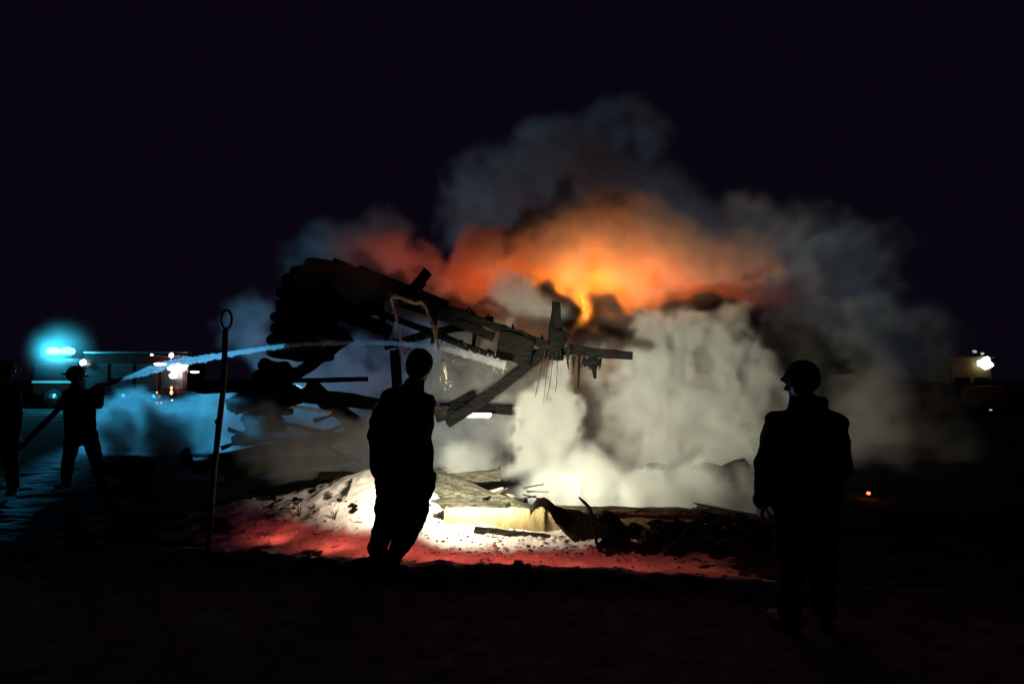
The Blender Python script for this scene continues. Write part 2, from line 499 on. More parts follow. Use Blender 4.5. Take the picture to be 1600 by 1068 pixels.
wires = [((852, 548), (842, 590), (836, 622)), ((858, 550), (852, 600), (848, 640)), ((864, 552), (862, 598), (852, 628)), ((870, 548), (872, 586), (868, 612)), ((880, 505), (892, 540), (886, 560))]
for i, w in enumerate(wires):
    ps = [P(x, y, 10.95) for x, y in w]
    pts = []
    for k in range(13):
        q = k / 12
        pts.append(ps[0] * (1 - q) ** 2 + ps[1] * 2 * q * (1 - q) + ps[2] * q * q)
    lab = ['thin charred wire hanging leftmost below the burnt post', 'longest thin wire hanging below the burnt post',
           'thin wire hanging right below the burnt post foot', 'short straight wire hanging just right of the burnt post',
           'stiff loop of wire sticking out beside the burnt post'][i]
    tag(MB().tube(pts, 0.006, 5).build('hanging_wire', M_metal), lab, 'wire', 'wires hanging from the burnt post')

# timbers lying about, each one loose
def loose(a, b, Y0, Y1, w, h, seed, label, m=M_char, jit=0.14, taper=1.0, group='fallen charred timbers', name='charred_beam'):
    mb = MB().beam(P(a[0], a[1], Y0), P(b[0], b[1], Y1), w, h, seed=seed, jit=jit, taper=taper)
    return tag(mb.build(name, m), label, 'beam', group)

def loose_log(a, b, Y0, Y1, r, seed, label, m=M_char, jit=0.14, taper=1.0):
    mb = logs_tube(P(a[0], a[1], Y0), P(b[0], b[1], Y1), r, seed, jit=jit, taper=taper)
    return tag(mb.build('charred_log', m, None, True), label, 'log', 'fallen charred logs')

loose_log((298, 604), (446, 603), 10.9, 11.1, 0.10, 41, 'thick black log lying level across the ringed pole', jit=0.2)
loose_log((350, 632), (470, 612), 11.0, 11.3, 0.13, 42, 'lumpy black log under the level log near the pole', jit=0.3)
loose((440, 594), (575, 592), 11.4, 11.5, 0.06, 0.07, 43, 'thin level timber above the periwinkle lit gap')
loose((420, 614), (600, 632), 11.0, 11.3, 0.12, 0.20, 44, 'long timber lying level left of the walker')
loose((478, 604), (566, 668), 10.9, 10.8, 0.14, 0.22, 45, 'slanting timber falling right to a point left of the walker')
loose((565, 630), (700, 640), 11.6, 11.6, 0.10, 0.10, 46, 'ragged timber crossing behind the walker at shoulder height', M_char_grey, 0.3)
loose((680, 650), (742, 616), 12.0, 12.3, 0.10, 0.20, 47, 'short blurred timber right behind the walker')
loose((690, 638), (835, 640), 12.0, 12.1, 0.14, 0.16, 48, 'level timber behind the long brace')
loose((450, 634), (520, 644), 10.8, 10.8, 0.10, 0.04, 49, 'frosted plank edge catching light left of the walker', M_snowlump, 0.1)
loose((712, 648), (766, 650), 11.6, 11.6, 0.10, 0.08, 50, 'pale plank behind the foot of the brace', M_snowlump, 0.15)
loose((330, 724), (566, 672), 10.6, 10.9, 0.16, 0.24, 51, 'long low timber slanting up toward the walker', taper=.55)
loose((350, 742), (560, 712), 10.2, 10.6, 0.30, 0.26, 52, 'broad low timber lying under the slanting one', taper=.35)
loose_log((362, 690), (420, 676), 10.7, 10.7, 0.11, 53, 'short black log stub on the ground by the pole', jit=0.3)
# root-like clump of burnt timber ends
cl = MB()
for i, (x, y, r) in enumerate([(410, 650, .17), (425, 640, .16), (400, 668, .14), (432, 662, .13), (388, 655, .10), (445, 636, .12)]):
    cl.ball(P(x, y, 10.9), r, 3, 0.55, i * 3.1)
tag(cl.build('charred_stump', M_char, None, True), 'round charred stump clump beneath the level logs', 'stump')
for i, (x, y, Y, r, sq, lab) in enumerate([
        (202, 726, 10.7, .28, (1.2, 1, .55), 'low rounded black mound before the blue steam'),
        (291, 716, 10.6, .10, (.9, .9, 1.3), 'small black stump sticking up in the blue steam'),
        (310, 728, 10.6, .16, (1.3, 1, .5), 'flat black lump right of the small stump'),
        (180, 734, 10.4, .17, (1.5, 1, .5), 'flat black lump beside the firefighter boots')]):
    tag(MB().ball(P(x, y, Y), r, 3, 0.5, i * 5.1 + 2, sq).build('charred_lump', M_char, None, True), lab, 'debris', 'charred lumps on the ground')

# foundation of the stove, smoked plaster
fnd = thing('masonry_foundation', 'low smoked cream masonry base under the burnt beams', 'foundation', P(800, 835, 7.75))
def fwall(x0, yt0, yb0, Y0, x1, yt1, yb1, Y1, name, m, bulge=0.02, dep=0.35):
    mb = MB(); n = 28
    vs, fs = [], []
    for i in range(n + 1):
        q = i / n
        Y = Y0 + (Y1 - Y0) * q
        x = x0 + (x1 - x0) * q
        t = P(x, yt0 + (yt1 - yt0) * q, Y); b = P(x, yb0 + (yb1 - yb0) * q, Y)
        w = 0.012 * noise.noise(Vector((q * 9, 3, x0)))
        for k in range(7):
            p = b.lerp(t, k / 6)
            vs.append(p + Vector((0, -bulge * math.sin(math.pi * k / 6) + 0.012 * noise.noise(p * 5), w * (k == 6))))
        vs.append(t + Vector((0, dep, w)))
        vs.append(b + Vector((0, dep, -0.1)))
    for i in range(n):
        for k in range(9):
            a, b_ = i * 9 + k, i * 9 + (k + 1) % 9
            fs.append((a, a + 9, b_ + 9, b_))
    fs.append(list(range(9))); fs.append([n * 9 + k for k in range(9)][::-1])
    mb.add(vs, fs)
    return mb.build(name, m, fnd, True)
fwall(694, 797, 836, 7.55, 852, 796, 842, 7.75, 'wall', M_plaster, 0.03)
fwall(853, 800, 842, 7.76, 925, 806, 838, 8.0, 'wall', M_plaster, 0.01)
fwall(868, 798, 840, 7.85, 1100, 803, 836, 7.95, 'wall', M_plaster, 0.01)
MB().beam(P(868, 795, 7.82), P(1092, 799, 7.92), 0.16, 0.05, seed=61, jit=0.25, step=0.05).build('coping', M_wood, fnd)
MB().beam(P(742, 824, 7.45), P(905, 846, 7.4), 0.10, 0.045, seed=62, jit=0.35, step=0.05).build('sill_plate', M_char_grey, fnd)
loose((688, 748), (835, 806), 8.7, 7.8, 0.12, 0.17, 63, 'long ash crusted beam sloping down right onto the foundation', M_char_grey, 0.2, group='beams on the foundation')
loose((684, 750), (782, 741), 9.1, 9.2, 0.14, 0.12, 64, 'ash crusted beam lying level just behind the walker hip', M_char_grey, 0.3, group='beams on the foundation')
loose((676, 786), (800, 796), 8.0, 7.9, 0.30, 0.13, 65, 'scorched board resting along the foundation top', M_char_grey, 0.3, group='beams on the foundation')
loose((676, 768), (760, 788), 8.3, 8.1, 0.22, 0.20, 66, 'broad burnt timber block beside the walker thigh', M_char_grey, 0.3, group='beams on the foundation')
loose((500, 744), (586, 747), 9.4, 9.3, 0.16, 0.12, 67, 'crumbly burnt beam along the top of the snow heap', M_char_grey, 0.35, group='beams on the foundation')
loose((420, 768), (545, 748), 9.4, 9.5, 0.3, 0.10, 68, 'soot black beam behind the left snow heap', M_char, 0.35, group='beams on the foundation')
loose((860, 795), (960, 797), 8.5, 8.6, 0.10, 0.05, 69, 'thin scorched lath above the right foundation', M_wood, 0.2, group='beams on the foundation')
# boards at right
for i, (a, b, Y, lab) in enumerate([((1094, 792), (1200, 812), 8.4, 'top scorched plank of the stack beside the right man'),
                                    ((1092, 799), (1200, 822), 8.35, 'middle scorched plank of the stack beside the right man'),
                                    ((1088, 808), (1200, 832), 8.3, 'bottom scorched plank of the stack beside the right man')]):
    loose(a, b, Y, Y + 0.1, 0.26, 0.055, 70 + i, lab, M_wood, 0.12, group='planks beside the right man', name='scorched_plank')

# sheet of bent roofing
def sheet(px_pts, Y, width, name, label, thick=0.012, seed=0, tilt=0.4):
    vs, fs = [], []
    n = len(px_pts)
    for i, (x, y, w) in enumerate(px_pts):
        c = P(x, y, Y + 0.1 * noise.noise(Vector((i, seed, 0))))
        for j in range(5):
            q = j / 4 - 0.5
            off = Vector((0, q * width * tilt, q * w)) + Vector((0, 0.03, 0.02)) * noise.noise(Vector((i * 0.8, j * 1.3, seed)))
            vs.append(c + off)
    m = len(vs)
    vs += [v + Vector((0.004, thick, 0.003)) for v in vs]
    for i in range(n - 1):
        for j in range(4):
            a = i * 5 + j
            fs.append((a, a + 1, a + 6, a + 5)); fs.append((m + a, m + a + 5, m + a + 6, m + a + 1))
    for i in range(n - 1):
        a = i * 5; fs.append((a, a + 5, m + a + 5, m + a)); a = i * 5 + 4; fs.append((a, m + a, m + a + 5, a + 5))
    for j in range(4):
        a = j; fs.append((a, m + a, m + a + 1, a + 1)); a = (n - 1) * 5 + j; fs.append((a, a + 1, m + a + 1, m + a))
    return tag(MB().add(vs, fs).build(name, M_metal, None, True), label, 'metal sheet', 'bent sheets of roofing')
sheet([(828, 800, .03), (838, 786, .05), (850, 783, .06), (858, 790, .09), (868, 804, .14), (884, 815, .22), (906, 826, .30), (930, 838, .30), (948, 846, .22), (962, 852, .10)], 7.3, 0.5,
      'bent_roof_sheet', 'big bent black sheet curling in front of the foundation', seed=3)
sheet([(935, 808, .04), (948, 808, .12), (958, 820, .22), (970, 832, .24), (984, 842, .12)], 7.25, 0.4,
      'bent_roof_sheet', 'small bent black sheet humped right of the twig', seed=9)
def twig(pts, r0, r1, Y, label, m=M_metal):
    ps = [P(x, y, Y) for x, y in pts]
    n = len(ps)
    tag(MB().tube(ps, [r0 + (r1 - r0) * i / (n - 1) for i in range(n)], 7, 0.25, 5).build('bent_rod', m), label, 'rod', 'bent rods in the debris')
twig([(904, 776), (912, 783), (921, 792), (925, 806), (936, 815), (950, 822)], 0.008, 0.035, 7.1, 'crooked black rod with a sharp tip pointing up left')
twig([(922, 800), (928, 826), (934, 852), (940, 876), (946, 900)], 0.012, 0.020, 6.9, 'long thin rod standing in the red lit snow')
twig([(936, 848), (942, 878), (944, 894)], 0.02, 0.012, 6.8, 'short thin rod beside the long one in the snow')

# half hidden in the steam
tag(logs_tube(P(1078, 733, 10.7), P(1148, 748, 10.3), 0.15, 81, jit=0.2).build('charred_log', M_char_grey, None, True), 'thick grey log lying in the steam by the right man', 'log', 'fallen charred logs')
tag(logs_tube(P(1122, 752, 10.2), P(1168, 722, 10.1), 0.12, 82, jit=0.2, taper=1.25).build('charred_log', M_char, None, True), 'upturned black log end beside the right man', 'log', 'fallen charred logs')
st = MB()
for i, (x, y, r) in enumerate([(957, 742, .06), (962, 752, .06), (970, 762, .06), (968, 772, .09), (955, 736, .04)]):
    st.ball(P(x, y, 10.6), r, 2, 0.6, i * 2.2)
tag(st.build('charred_stump', M_char_grey, None, True), 'small leaning charred stump wrapped in white steam', 'stump')
tag(MB().ball(P(1020, 730, 11.2), 0.13, 2, 0.5, 8, (1.4, 1, .5)).build('charred_lump', M_char, None, True), 'dark lump dimly seen inside the white steam', 'debris', 'charred lumps on the ground')

rq = random.Random(17)
hp = thing('rubble_of_laths', 'heap of short burnt laths and shards along the lit foundation', 'laths', P(760, 790, 8.0))
for k in range(40):
    x, y = rq.uniform(676, 830), rq.uniform(758, 802); an = rq.uniform(-.9, .7); L = rq.uniform(8, 38); Yq = 8.6 - (y - 758) * .018
    MB().beam(P(x, y, Yq), P(x + L * math.cos(an), y - L * .6 * math.sin(an), Yq + rq.uniform(-.15, .2)), .02, rq.uniform(.015, .04), seed=k + 120, jit=.4, taper=.5, step=.04).build('lath', (M_char, M_char_grey, M_wood)[k % 3], hp)
hr = thing('shard_heap', 'dark heap of burnt laths and shards right of the bent sheets', 'laths', P(1060, 830, 7.6))
for k in range(46):
    x, y = rq.uniform(960, 1190), rq.uniform(812, 866); an = rq.uniform(-.8, .9); L = rq.uniform(12, 55); Yq = 8.0 - (y - 812) * .02
    MB().beam(P(x, y, Yq), P(x + L * math.cos(an), y - L * .6 * math.sin(an), Yq + rq.uniform(-.15, .2)), .025, rq.uniform(.02, .06), seed=k + 170, jit=.4, taper=.5, step=.05).build('lath', (M_char, M_char_grey, M_wood)[k % 3], hr)

# chunks of debris big enough to pick out
rnd = random.Random(5)
protos = []
for k in range(6):
    mb = MB().ball((0, 0, 0), 1.0, 2, 0.7, k * 4.3, (1, 0.8, 0.6))
    me = bpy.data.meshes.new('charred_chunk'); me.from_pydata(mb.v, [], mb.f); me.materials.append(M_char if k % 3 else M_char_grey)
    protos.append(me)
spots = []
for i in range(46):
    px = rnd.uniform(945, 1190); py = rnd.uniform(822, 868) - (px - 945) * 0.03
    spots.append((px, py, rnd.uniform(0.05, 0.13)))
for i in range(22):
    spots.append((rnd.uniform(672, 735), rnd.uniform(786, 812), rnd.uniform(0.02, 0.05)))
for i in range(14):
    spots.append((rnd.uniform(405, 560), rnd.uniform(752, 800), rnd.uniform(0.025, 0.06)))
for i in range(20):
    spots.append((rnd.uniform(1000, 1200), rnd.uniform(800, 830), rnd.uniform(0.05, 0.11)))
def chunk_tag(i, px, py, r):
    big = 'large' if r > (0.1 if i < 46 or i >= 82 else 0.042) else 'small'
    if i < 46:
        w = 'just right of the bent sheets' if px < 1010 else 'in the middle of the dark heap' if px < 1080 else 'at the right end of the dark heap' if px < 1140 else 'near the right man in the dark heap'
        return f'{big} black rubble chunk {w}' + (', upper edge' if py < 842 else ', lower edge'), 'charred rubble at right'
    if i < 68:
        return f'{big} charred chunk {"close by the walker legs" if px < 705 else "against the left end of the foundation"} on bright snow' , 'charred chunks by the walker'
    if i < 82:
        return f'{big} charred chunk {"low on the reddish side" if px < 480 else "near the bright crest"} of the left snow heap', 'charred chunks on the left snow heap'
    return f'{big} black chunk {"below the right foundation wall" if px < 1090 else "under the stacked scorched planks"}', 'charred rubble under the planks'
for i, (px, py, r) in enumerate(spots):
    g = ground_point(px, py)
    o = bpy.data.objects.new('charred_chunk', protos[i % 6]); C.objects.link(o)
    o.location = g + Vector((0, 0, r * 0.2)); o.scale = (r, r, r); o.rotation_euler = (rnd.uniform(-.5, .5), rnd.uniform(-.5, .5), rnd.uniform(0, 6.28))
    lb, gp = chunk_tag(i, px, py, r)
    tag(o, lb, 'debris', gp)

# snow lumps along the apron and soot crumbs: nobody could count them
mb = MB(); mc = MB()
for i in range(330):
    px = rnd.uniform(380, 1010)
    py = rnd.gauss(845, 22) if px > 680 else rnd.gauss(825, 28)
    if not 775 < py < 890: continue
    g = ground_point(px, py); r = rnd.uniform(0.008, 0.034) * (1.2 if px > 750 else 0.7)
    mb.ball(g + Vector((0, 0, r * 0.1)), r, 2, 0.9, i * 1.7, (1, 1, 0.7))
for i in range(620):
    px = rnd.uniform(360, 1120); py = rnd.uniform(765, 895)
    if rnd.random() < 0.45: px = rnd.uniform(660, 960); py = rnd.uniform(836, 866)
    g = ground_point(px, py); r = rnd.uniform(0.004, 0.018)
    mc.ball(g, r, 1, 0.6, i * 1.3, (1.3, 1, 0.6))
tag(mb.build('snow_lumps', M_snowlump, None, True), 'small lumps of snow scattered on the lit apron', 'snow', kind='stuff')
tag(mc.build('soot_crumbs', M_char), 'soot crumbs sprinkled over the snow', 'debris', kind='stuff')

# dry weeds poking out of the heap
for i, (px, py, h, lab) in enumerate([(523, 812, .16, 'dry weed tuft on the bright snow heap'), (467, 806, .15, 'darker weed tuft left on the snow heap'), (490, 795, .08, 'tiny weed sprig between the two tufts')]):
    g = ground_point(px, py)
    w = MB()
    for k in range(11):
        a = rnd.uniform(-0.9, 0.9); b_ = rnd.uniform(-.5, .5); L = h * rnd.uniform(.5, 1)
        tip = g + Vector((math.sin(a) * L, b_ * L, math.cos(a) * L))
        mid = g.lerp(tip, .5) + Vector((0, 0, L * .12))
        w.tube([g - Vector((0, 0, .02)), mid, tip], [.0035, .003, .001], 4)
    tag(w.build('dry_weed', M_weed), lab, 'weed', 'dry weeds on the snow heap')

# ember glowing in the dark at right
M_ember = mat('ember', (0.1, 0.01, 0.005), 0.9, 0.1, emit=(1.0, 0.12, 0.03), es=5)
tag(MB().ball(P(1357, 770, 9.5), 0.022, 2, 0.4, 2).build('ember', M_ember, None, True), 'single red ember glowing right of the right man', 'ember')
lamp('ember_light', 'POINT', P(1357, 766, 9.4), 0.5, (1, 0.12, 0.04), None, 0.02)

# iron pole with a ring at its top
pole = thing('ringed_pole', 'thin iron pole with a ring eye at its top', 'pole', ground_point(322, 905))
pl = MB(); pl.tube([P(352, 516, 6.6), P(350, 600, 6.55), P(342, 668, 6.5), P(334, 740, 6.4), P(322, 905, 6.3)], [.026, .024, .027, .024, .024], 8, 0.1, 3)
pl.ball(P(342, 660, 6.5), 0.034, 2, 0.3)
pl.build('shaft', M_iron, pole, True)
rc = P(353, 499, 6.6)
pts = [rc + Vector((math.cos(a) * 0.048, 0.01, math.sin(a) * 0.085)) for a in [2 * math.pi * k / 24 for k in range(25)]]
MB().tube(pts, 0.013, 8).build('ring', M_iron, pole, True)

# ------------------------------------------------------------------ flames
fl_mat = bpy.data.materials.new('flame'); fl_mat.use_nodes = True
nt = fl_mat.node_tree; nt.nodes.clear()
out = nt.nodes.new('ShaderNodeOutputMaterial'); pv = nt.nodes.new('ShaderNodeVolumePrincipled')
pv.inputs['Density'].default_value = 0.2; pv.inputs['Color'].default_value = (0.3, 0.2, 0.15, 1)
pv.inputs['Emission Color'].default_value = (1.0, 0.42, 0.07, 1); pv.inputs['Emission Strength'].default_value = 3.0
nt.links.new(pv.outputs[0], out.inputs['Volume'])
f1 = MB()
def flame(pts, rs):
    f1.tube([P(x, y, 13.6) for x, y in pts], [r / FPX * 13.6 for r in rs], 12, 0.25, 7)
flame([(902, 532), (900, 522), (904, 508), (912, 494), (914, 478), (910, 462), (916, 446)], [3, 9, 12, 9, 8, 10, 3])
tag(f1.build('flame', fl_mat, None, True), 'small yellow flame licking up between dark smoke puffs', 'flame')
# ------------------------------------------------------------------ people
def capsule(mb, p0, r0, p1, r1, seg=12):
    p0, p1 = Vector(p0), Vector(p1)
    t = (p1 - p0)
    L = t.length
    if L < 1e-5:
        mb.ball(p0, r0, 2); return
    t = t / L
    s = t.cross(Vector((0.3, 0.9, 0.2))); s.normalize(); u = s.cross(t)
    vs, fs = [], []
    rings = []
    for a in (-80, -55, -30, 0):
        rings.append((p0 + t * (r0 * math.sin(R(a))), r0 * math.cos(R(a))))
    for a in (0, 30, 55, 80):
        rings.append((p1 + t * (r1 * math.sin(R(a))), r1 * math.cos(R(a))))
    for c, r in rings:
        for k in range(seg):
            a = 2 * math.pi * k / seg
            vs.append(c + s * (math.cos(a) * r) + u * (math.sin(a) * r))
    n = len(rings)
    for i in range(n - 1):
        for k in range(seg):
            a, b = i * seg + k, i * seg + (k + 1) % seg
            fs.append((a, a + seg, b + seg, b))
    fs.append(list(range(seg))); fs.append([(n - 1) * seg + k for k in range(seg)][::-1])
    mb.add(vs, fs)


def fused(mb, name, m, parent, voxel=0.012, wrinkle=0.0, smooth_it=4, fold=7.0):
    """One continuous skin over overlapping shapes."""
    o = mb.build(name, None, parent)
    r = o.modifiers.new('r', 'REMESH'); r.mode = 'VOXEL'; r.voxel_size = voxel
    s = o.modifiers.new('s', 'SMOOTH'); s.factor = 0.6; s.iterations = smooth_it
    dg = bpy.context.evaluated_depsgraph_get()
    me = bpy.data.meshes.new_from_object(o.evaluated_get(dg))
    o.modifiers.clear()
    old = o.data; o.data = me; bpy.data.meshes.remove(old)
    me.name = name
    me.materials.clear(); me.materials.append(m)
    if wrinkle:
        n = len(me.vertices)
        co = np.empty(n * 3, np.float32); me.vertices.foreach_get('co', co); co = co.reshape(-1, 3)
        no = np.empty(n * 3, np.float32); me.vertices.foreach_get('normal', no); no = no.reshape(-1, 3)
        d = np.array([noise.noise(Vector((c[0] * fold, c[1] * fold, c[2] * fold * 1.7))) + 0.5 * noise.noise(Vector((c[0] * fold * 3, c[1] * fold * 3, c[2] * fold * 4))) for c in co.tolist()], np.float32)
        co += no * (d * wrinkle)[:, None]
        me.vertices.foreach_set('co', co.ravel())
    me.polygons.foreach_set('use_smooth', [True] * len(me.polygons))
    me.update()
    return o


def hand(mb, wrist, d, n, k=1.0, curl=0.5):
    """Palm, four bent fingers of unequal length and a thumb leaving the side of the palm. d: along, n: out of the palm."""
    d = Vector(d).normalized(); n = Vector(n); n = (n - d * n.dot(d)).normalized(); s = d.cross(n)
    w = Vector(wrist)
    for q in (-1.2, -.4, .4, 1.2):
        capsule(mb, w + s * q * .016 * k, .017 * k, w + d * .085 * k + s * q * .021 * k, .0135 * k, 8)
    for i, L in enumerate((.062, .075, .080, .068)):
        q = (1.2, .42, -.42, -1.2)[3 - i] if False else (-1.25, -.42, .42, 1.25)[i]
        p = w + d * .085 * k + s * q * .021 * k
        dd = d.copy()
        for sgl in (.45, .32, .26):
            a = curl * (0.5 + (1 - sgl))
            dd = (dd * math.cos(a) + n * math.sin(a)).normalized()
            e = p + dd * L * sgl * k
            capsule(mb, p, .0092 * k, e, .0082 * k, 8)
            p = e
    p = w + d * .02 * k + s * .026 * k
    for L, a in ((.04, .9), (.032, .5), (.026, .3)):
        dd = (d * math.cos(a) + s * math.sin(a) + n * 0.35).normalized()
        e = p + dd * L * k
        capsule(mb, p, .0115 * k, e, .010 * k, 8)
        p = e


def head(mb, c, f, up, k=1.0):
    """Skull, brow, jaw, nose, lips, ears and neck root; f is where the face looks."""
    c = Vector(c); f = Vector(f).normalized(); up = Vector(up); up = (up - f * up.dot(f)).normalized(); s = f.cross(up)
    q = lambda a, b, e: c + f * a * k + s * b * k + up * e * k
    mb.ball(q(-.012, 0, .025), .088 * k, 3)
    mb.ball(q(.018, 0, .03), .078 * k, 3)
    capsule(mb, q(.03, 0, -.03), .060 * k, q(.055, 0, -.075), .036 * k)
    capsule(mb, q(.02, .03, -.04), .045 * k, q(.045, .012, -.08), .028 * k)
    capsule(mb, q(.02, -.03, -.04), .045 * k, q(.045, -.012, -.08), .028 * k)
    capsule(mb, q(.085, 0, .012), .010 * k, q(.108, 0, -.022), .013 * k, 8)
    capsule(mb, q(.092, .012, -.024), .008 * k, q(.092, -.012, -.024), .008 * k, 8)
    capsule(mb, q(.080, .022, .026), .012 * k, q(.080, -.022, .026), .012 * k, 8)
    capsule(mb, q(.082, .018, -.050), .008 * k, q(.082, -.018, -.050), .008 * k, 8)
    capsule(mb, q(.080, .015, -.060), .009 * k, q(.080, -.015, -.060), .009 * k, 8)
    for sg in (1, -1):
        mb.ball(q(.068, .028 * sg, .008), .014 * k, 2)
        mb.ball(q(.045, .048 * sg, -.015), .028 * k, 2)
        capsule(mb, q(-.008, .086 * sg, .018), .010 * k, q(-.004, .084 * sg, -.022), .008 * k, 8)


def make_person(label, J, cloth, tcloth, hat='beanie', group=None, k=1.0, wr=0.012, voxel=0.014, stripes=False, hood=False, extra=None, torso_f=1.0, coat=True):
    root = thing('person', label, 'person', (J['ank_l'] + J['ank_r']) * 0.5 - Vector((0, 0, .09)), group)
    b = MB()
    hf = J['face'].normalized(); up = (J['head'] - J['neck']).normalized()
    head(b, J['head'], hf, up, k)
    capsule(b, J['neck'] - up * .04, .062 * k, J['head'] - up * .04, .058 * k)
    capsule(b, J['neck'] - up * .07, .08 * k, J['neck'] - up * .02, .062 * k)
    mid = J['chest']; pel = J['pelvis']
    capsule(b, mid, .135 * k, pel, .13 * k)
    capsule(b, J['sho_l'], .065 * k, J['sho_r'], .065 * k)
    capsule(b, J['sho_l'].lerp(mid, .4), .1 * k, J['sho_r'].lerp(mid, .4), .1 * k)
    for q in 'lr':
        capsule(b, J['sho_' + q], .058 * k, J['elb_' + q], .043 * k)
        capsule(b, J['elb_' + q], .042 * k, J['wri_' + q], .028 * k)
        d = (J['wri_' + q] - J['elb_' + q]).normalized()
        hand(b, J['wri_' + q], J.get('hd_' + q, d), J['hn_' + q], k, J.get('curl', .45))
        capsule(b, J['hip_' + q], .095 * k, J['kne_' + q], .058 * k)
        capsule(b, J['kne_' + q], .056 * k, J['ank_' + q], .038 * k)
        t = J['toe_' + q].normalized()
        capsule(b, J['ank_' + q] - Vector((0, 0, .04)), .04 * k, J['ank_' + q] + t * .15 - Vector((0, 0, .055)), .03 * k)
    fused(b, 'body', M_skin, root, min(voxel * .7, .009), 0, 2)
    # jacket
    b = MB()
    tf = torso_f
    side = (J['sho_r'] - J['sho_l']).normalized()
    for sg in (-1, 1):
        capsule(b, mid + side * .07 * sg * k, .15 * k * tf, pel + side * .075 * sg * k + Vector((0, 0, -.06)), .145 * k * tf)
    capsule(b, mid, .165 * k * tf, pel, .165 * k * tf)
    capsule(b, J['sho_l'], .095 * k, J['sho_r'], .095 * k)
    capsule(b, J['sho_l'].lerp(mid, .45), .14 * k * tf, J['sho_r'].lerp(mid, .45), .14 * k * tf)
    capsule(b, J['neck'] - up * .10, .10 * k, J['neck'] + up * .005, .082 * k)
    for q in 'lr':
        capsule(b, J['sho_' + q], .088 * k, J['elb_' + q], .072 * k)
        capsule(b, J['elb_' + q], .070 * k, J['wri_' + q], .052 * k)
    if hood:
        capsule(b, J['neck'] - hf * .04 - up * .01 + side * .02, .075 * k, J['neck'] + side * .085 + up * .015, .052 * k)
        capsule(b, J['neck'] - hf * .04 - up * .01, .075 * k, J['neck'] - side * .07 - up * .01, .055 * k)
    if extra:
        for e in extra: capsule(b, *e)
    fused(b, 'jacket', cloth, root, voxel, wr, 3)
    # trousers
    b = MB()
    for q in 'lr':
        capsule(b, J['hip_' + q] + Vector((0, 0, .05)), .125 * k, J['kne_' + q], .092 * k)
        capsule(b, J['kne_' + q], .09 * k, J['ank_' + q] + Vector((0, 0, .03)), .078 * k)
    capsule(b, J['hip_l'], .13 * k, J['hip_r'], .13 * k)
    if 'fill' in J:
        capsule(b, *J['fill'])
    fused(b, 'trousers', tcloth, root, voxel, wr * 1.3, 3)
    for q in 'lr':
        b = MB(); t = J['toe_' + q].normalized(); a = J['ank_' + q]
        capsule(b, a + Vector((0, 0, .05)), .058 * k, a - Vector((0, 0, .04)), .055 * k)
        capsule(b, a - t * .05 - Vector((0, 0, .045)), .05 * k, a + t * .16 - Vector((0, 0, .05)), .045 * k)
        fused(b, 'boot', M_boot, root, voxel, 0.003, 2)
    # headgear
    c = J['head']; s = hf.cross(up)
    b = MB()
    if hat == 'beanie':
        b.ball(c - hf * .012 * k + up * .045 * k, .112 * k, 3, 0.05)
        capsule(b, c - hf * .02 * k + up * .01 * k, .108 * k, c - hf * .02 * k + up * .06 * k, .10 * k)
        fused(b, 'knit_hat', cloth, root, voxel, 0.004, 2)
    elif hat == 'cap':
        b.ball(c - hf * .01 * k + up * .05 * k, .112 * k, 3, 0.04)
        capsule(b, c + hf * .06 * k + up * .045 * k - s * .04 * k, .022 * k, c + hf * .06 * k + up * .045 * k + s * .04 * k, .022 * k)
        capsule(b, c + hf * .07 * k + up * .05 * k, .03 * k, c + hf * .115 * k + up * .04 * k, .020 * k)
        for sg in (-1, 1):
            capsule(b, c + s * .075 * sg * k + up * .02 * k, .035 * k, c + s * .07 * sg * k - up * .04 * k, .03 * k)
        fused(b, 'winter_cap', cloth, root, voxel, 0.004, 2)
        b = MB()
        capsule(b, c + hf * .045 * k - up * .085 * k, .055 * k, J['neck'] + hf * .05 * k, .07 * k)
        capsule(b, J['neck'] + up * .02, .085 * k, J['neck'] - up * .03, .09 * k)
        fused(b, 'scarf', cloth, root, voxel, 0.006, 2)
    else:
        b.ball(c + up * .045 * k, .128 * k, 3)
        fused(b, 'helmet', M_helmet, root, voxel, 0, 2)
        b = MB()
        pts = [c + up * .03 * k + (hf * math.cos(a) * 1.15 + s * math.sin(a)) * .145 * k for a in [2 * math.pi * i / 24 for i in range(25)]]
        b.tube(pts, .014 * k, 6)
        b.build('brim', M_helmet, root, True)
    if stripes:
        for z, r in ((.0, .215), (-.28, .225)):
            cc = mid + Vector((0, 0, z))
            pts = [cc + Vector((math.cos(a) * r * 1.12, math.sin(a) * r * .8, 0)) for a in [2 * math.pi * i / 28 for i in range(29)]]
            MB().tube(pts, .018, 6, flat=1.4).build('reflective_stripe', M_reflect, root, True)
    return root


V = Vector
# walker: strides to the right along the dark ridge, back turned, head bowed forward
Y = 5.95
walker = dict(
    head=P(655, 574, Y), face=V((0.75, 0.65, -0.12)), neck=P(645, 605, Y),
    chest=P(632, 648, Y), pelvis=P(624, 722, Y),
    sho_l=P(612, 624, Y - .02), sho_r=P(664, 630, Y + .04), elb_l=P(597, 680, Y - .16), elb_r=P(663, 682, Y + .10),
    wri_l=P(612, 730, Y - .14), wri_r=P(668, 738, Y + .02), hn_l=V((0, 1, 0)), hn_r=V((-1, 0, 0)),
    hip_l=P(612, 740, Y - .06), hip_r=P(644, 742, Y + .08), kne_l=P(604, 808, Y - .05), kne_r=P(652, 804, Y + .08),
    ank_l=P(589, 867, Y - .10), ank_r=P(614, 876, Y + .08), toe_l=V((-1, .15, -.12)), toe_r=V((0.12, .9, 0)), curl=.6, fill=(P(628, 745, Y), .12, P(626, 828, Y), .08))
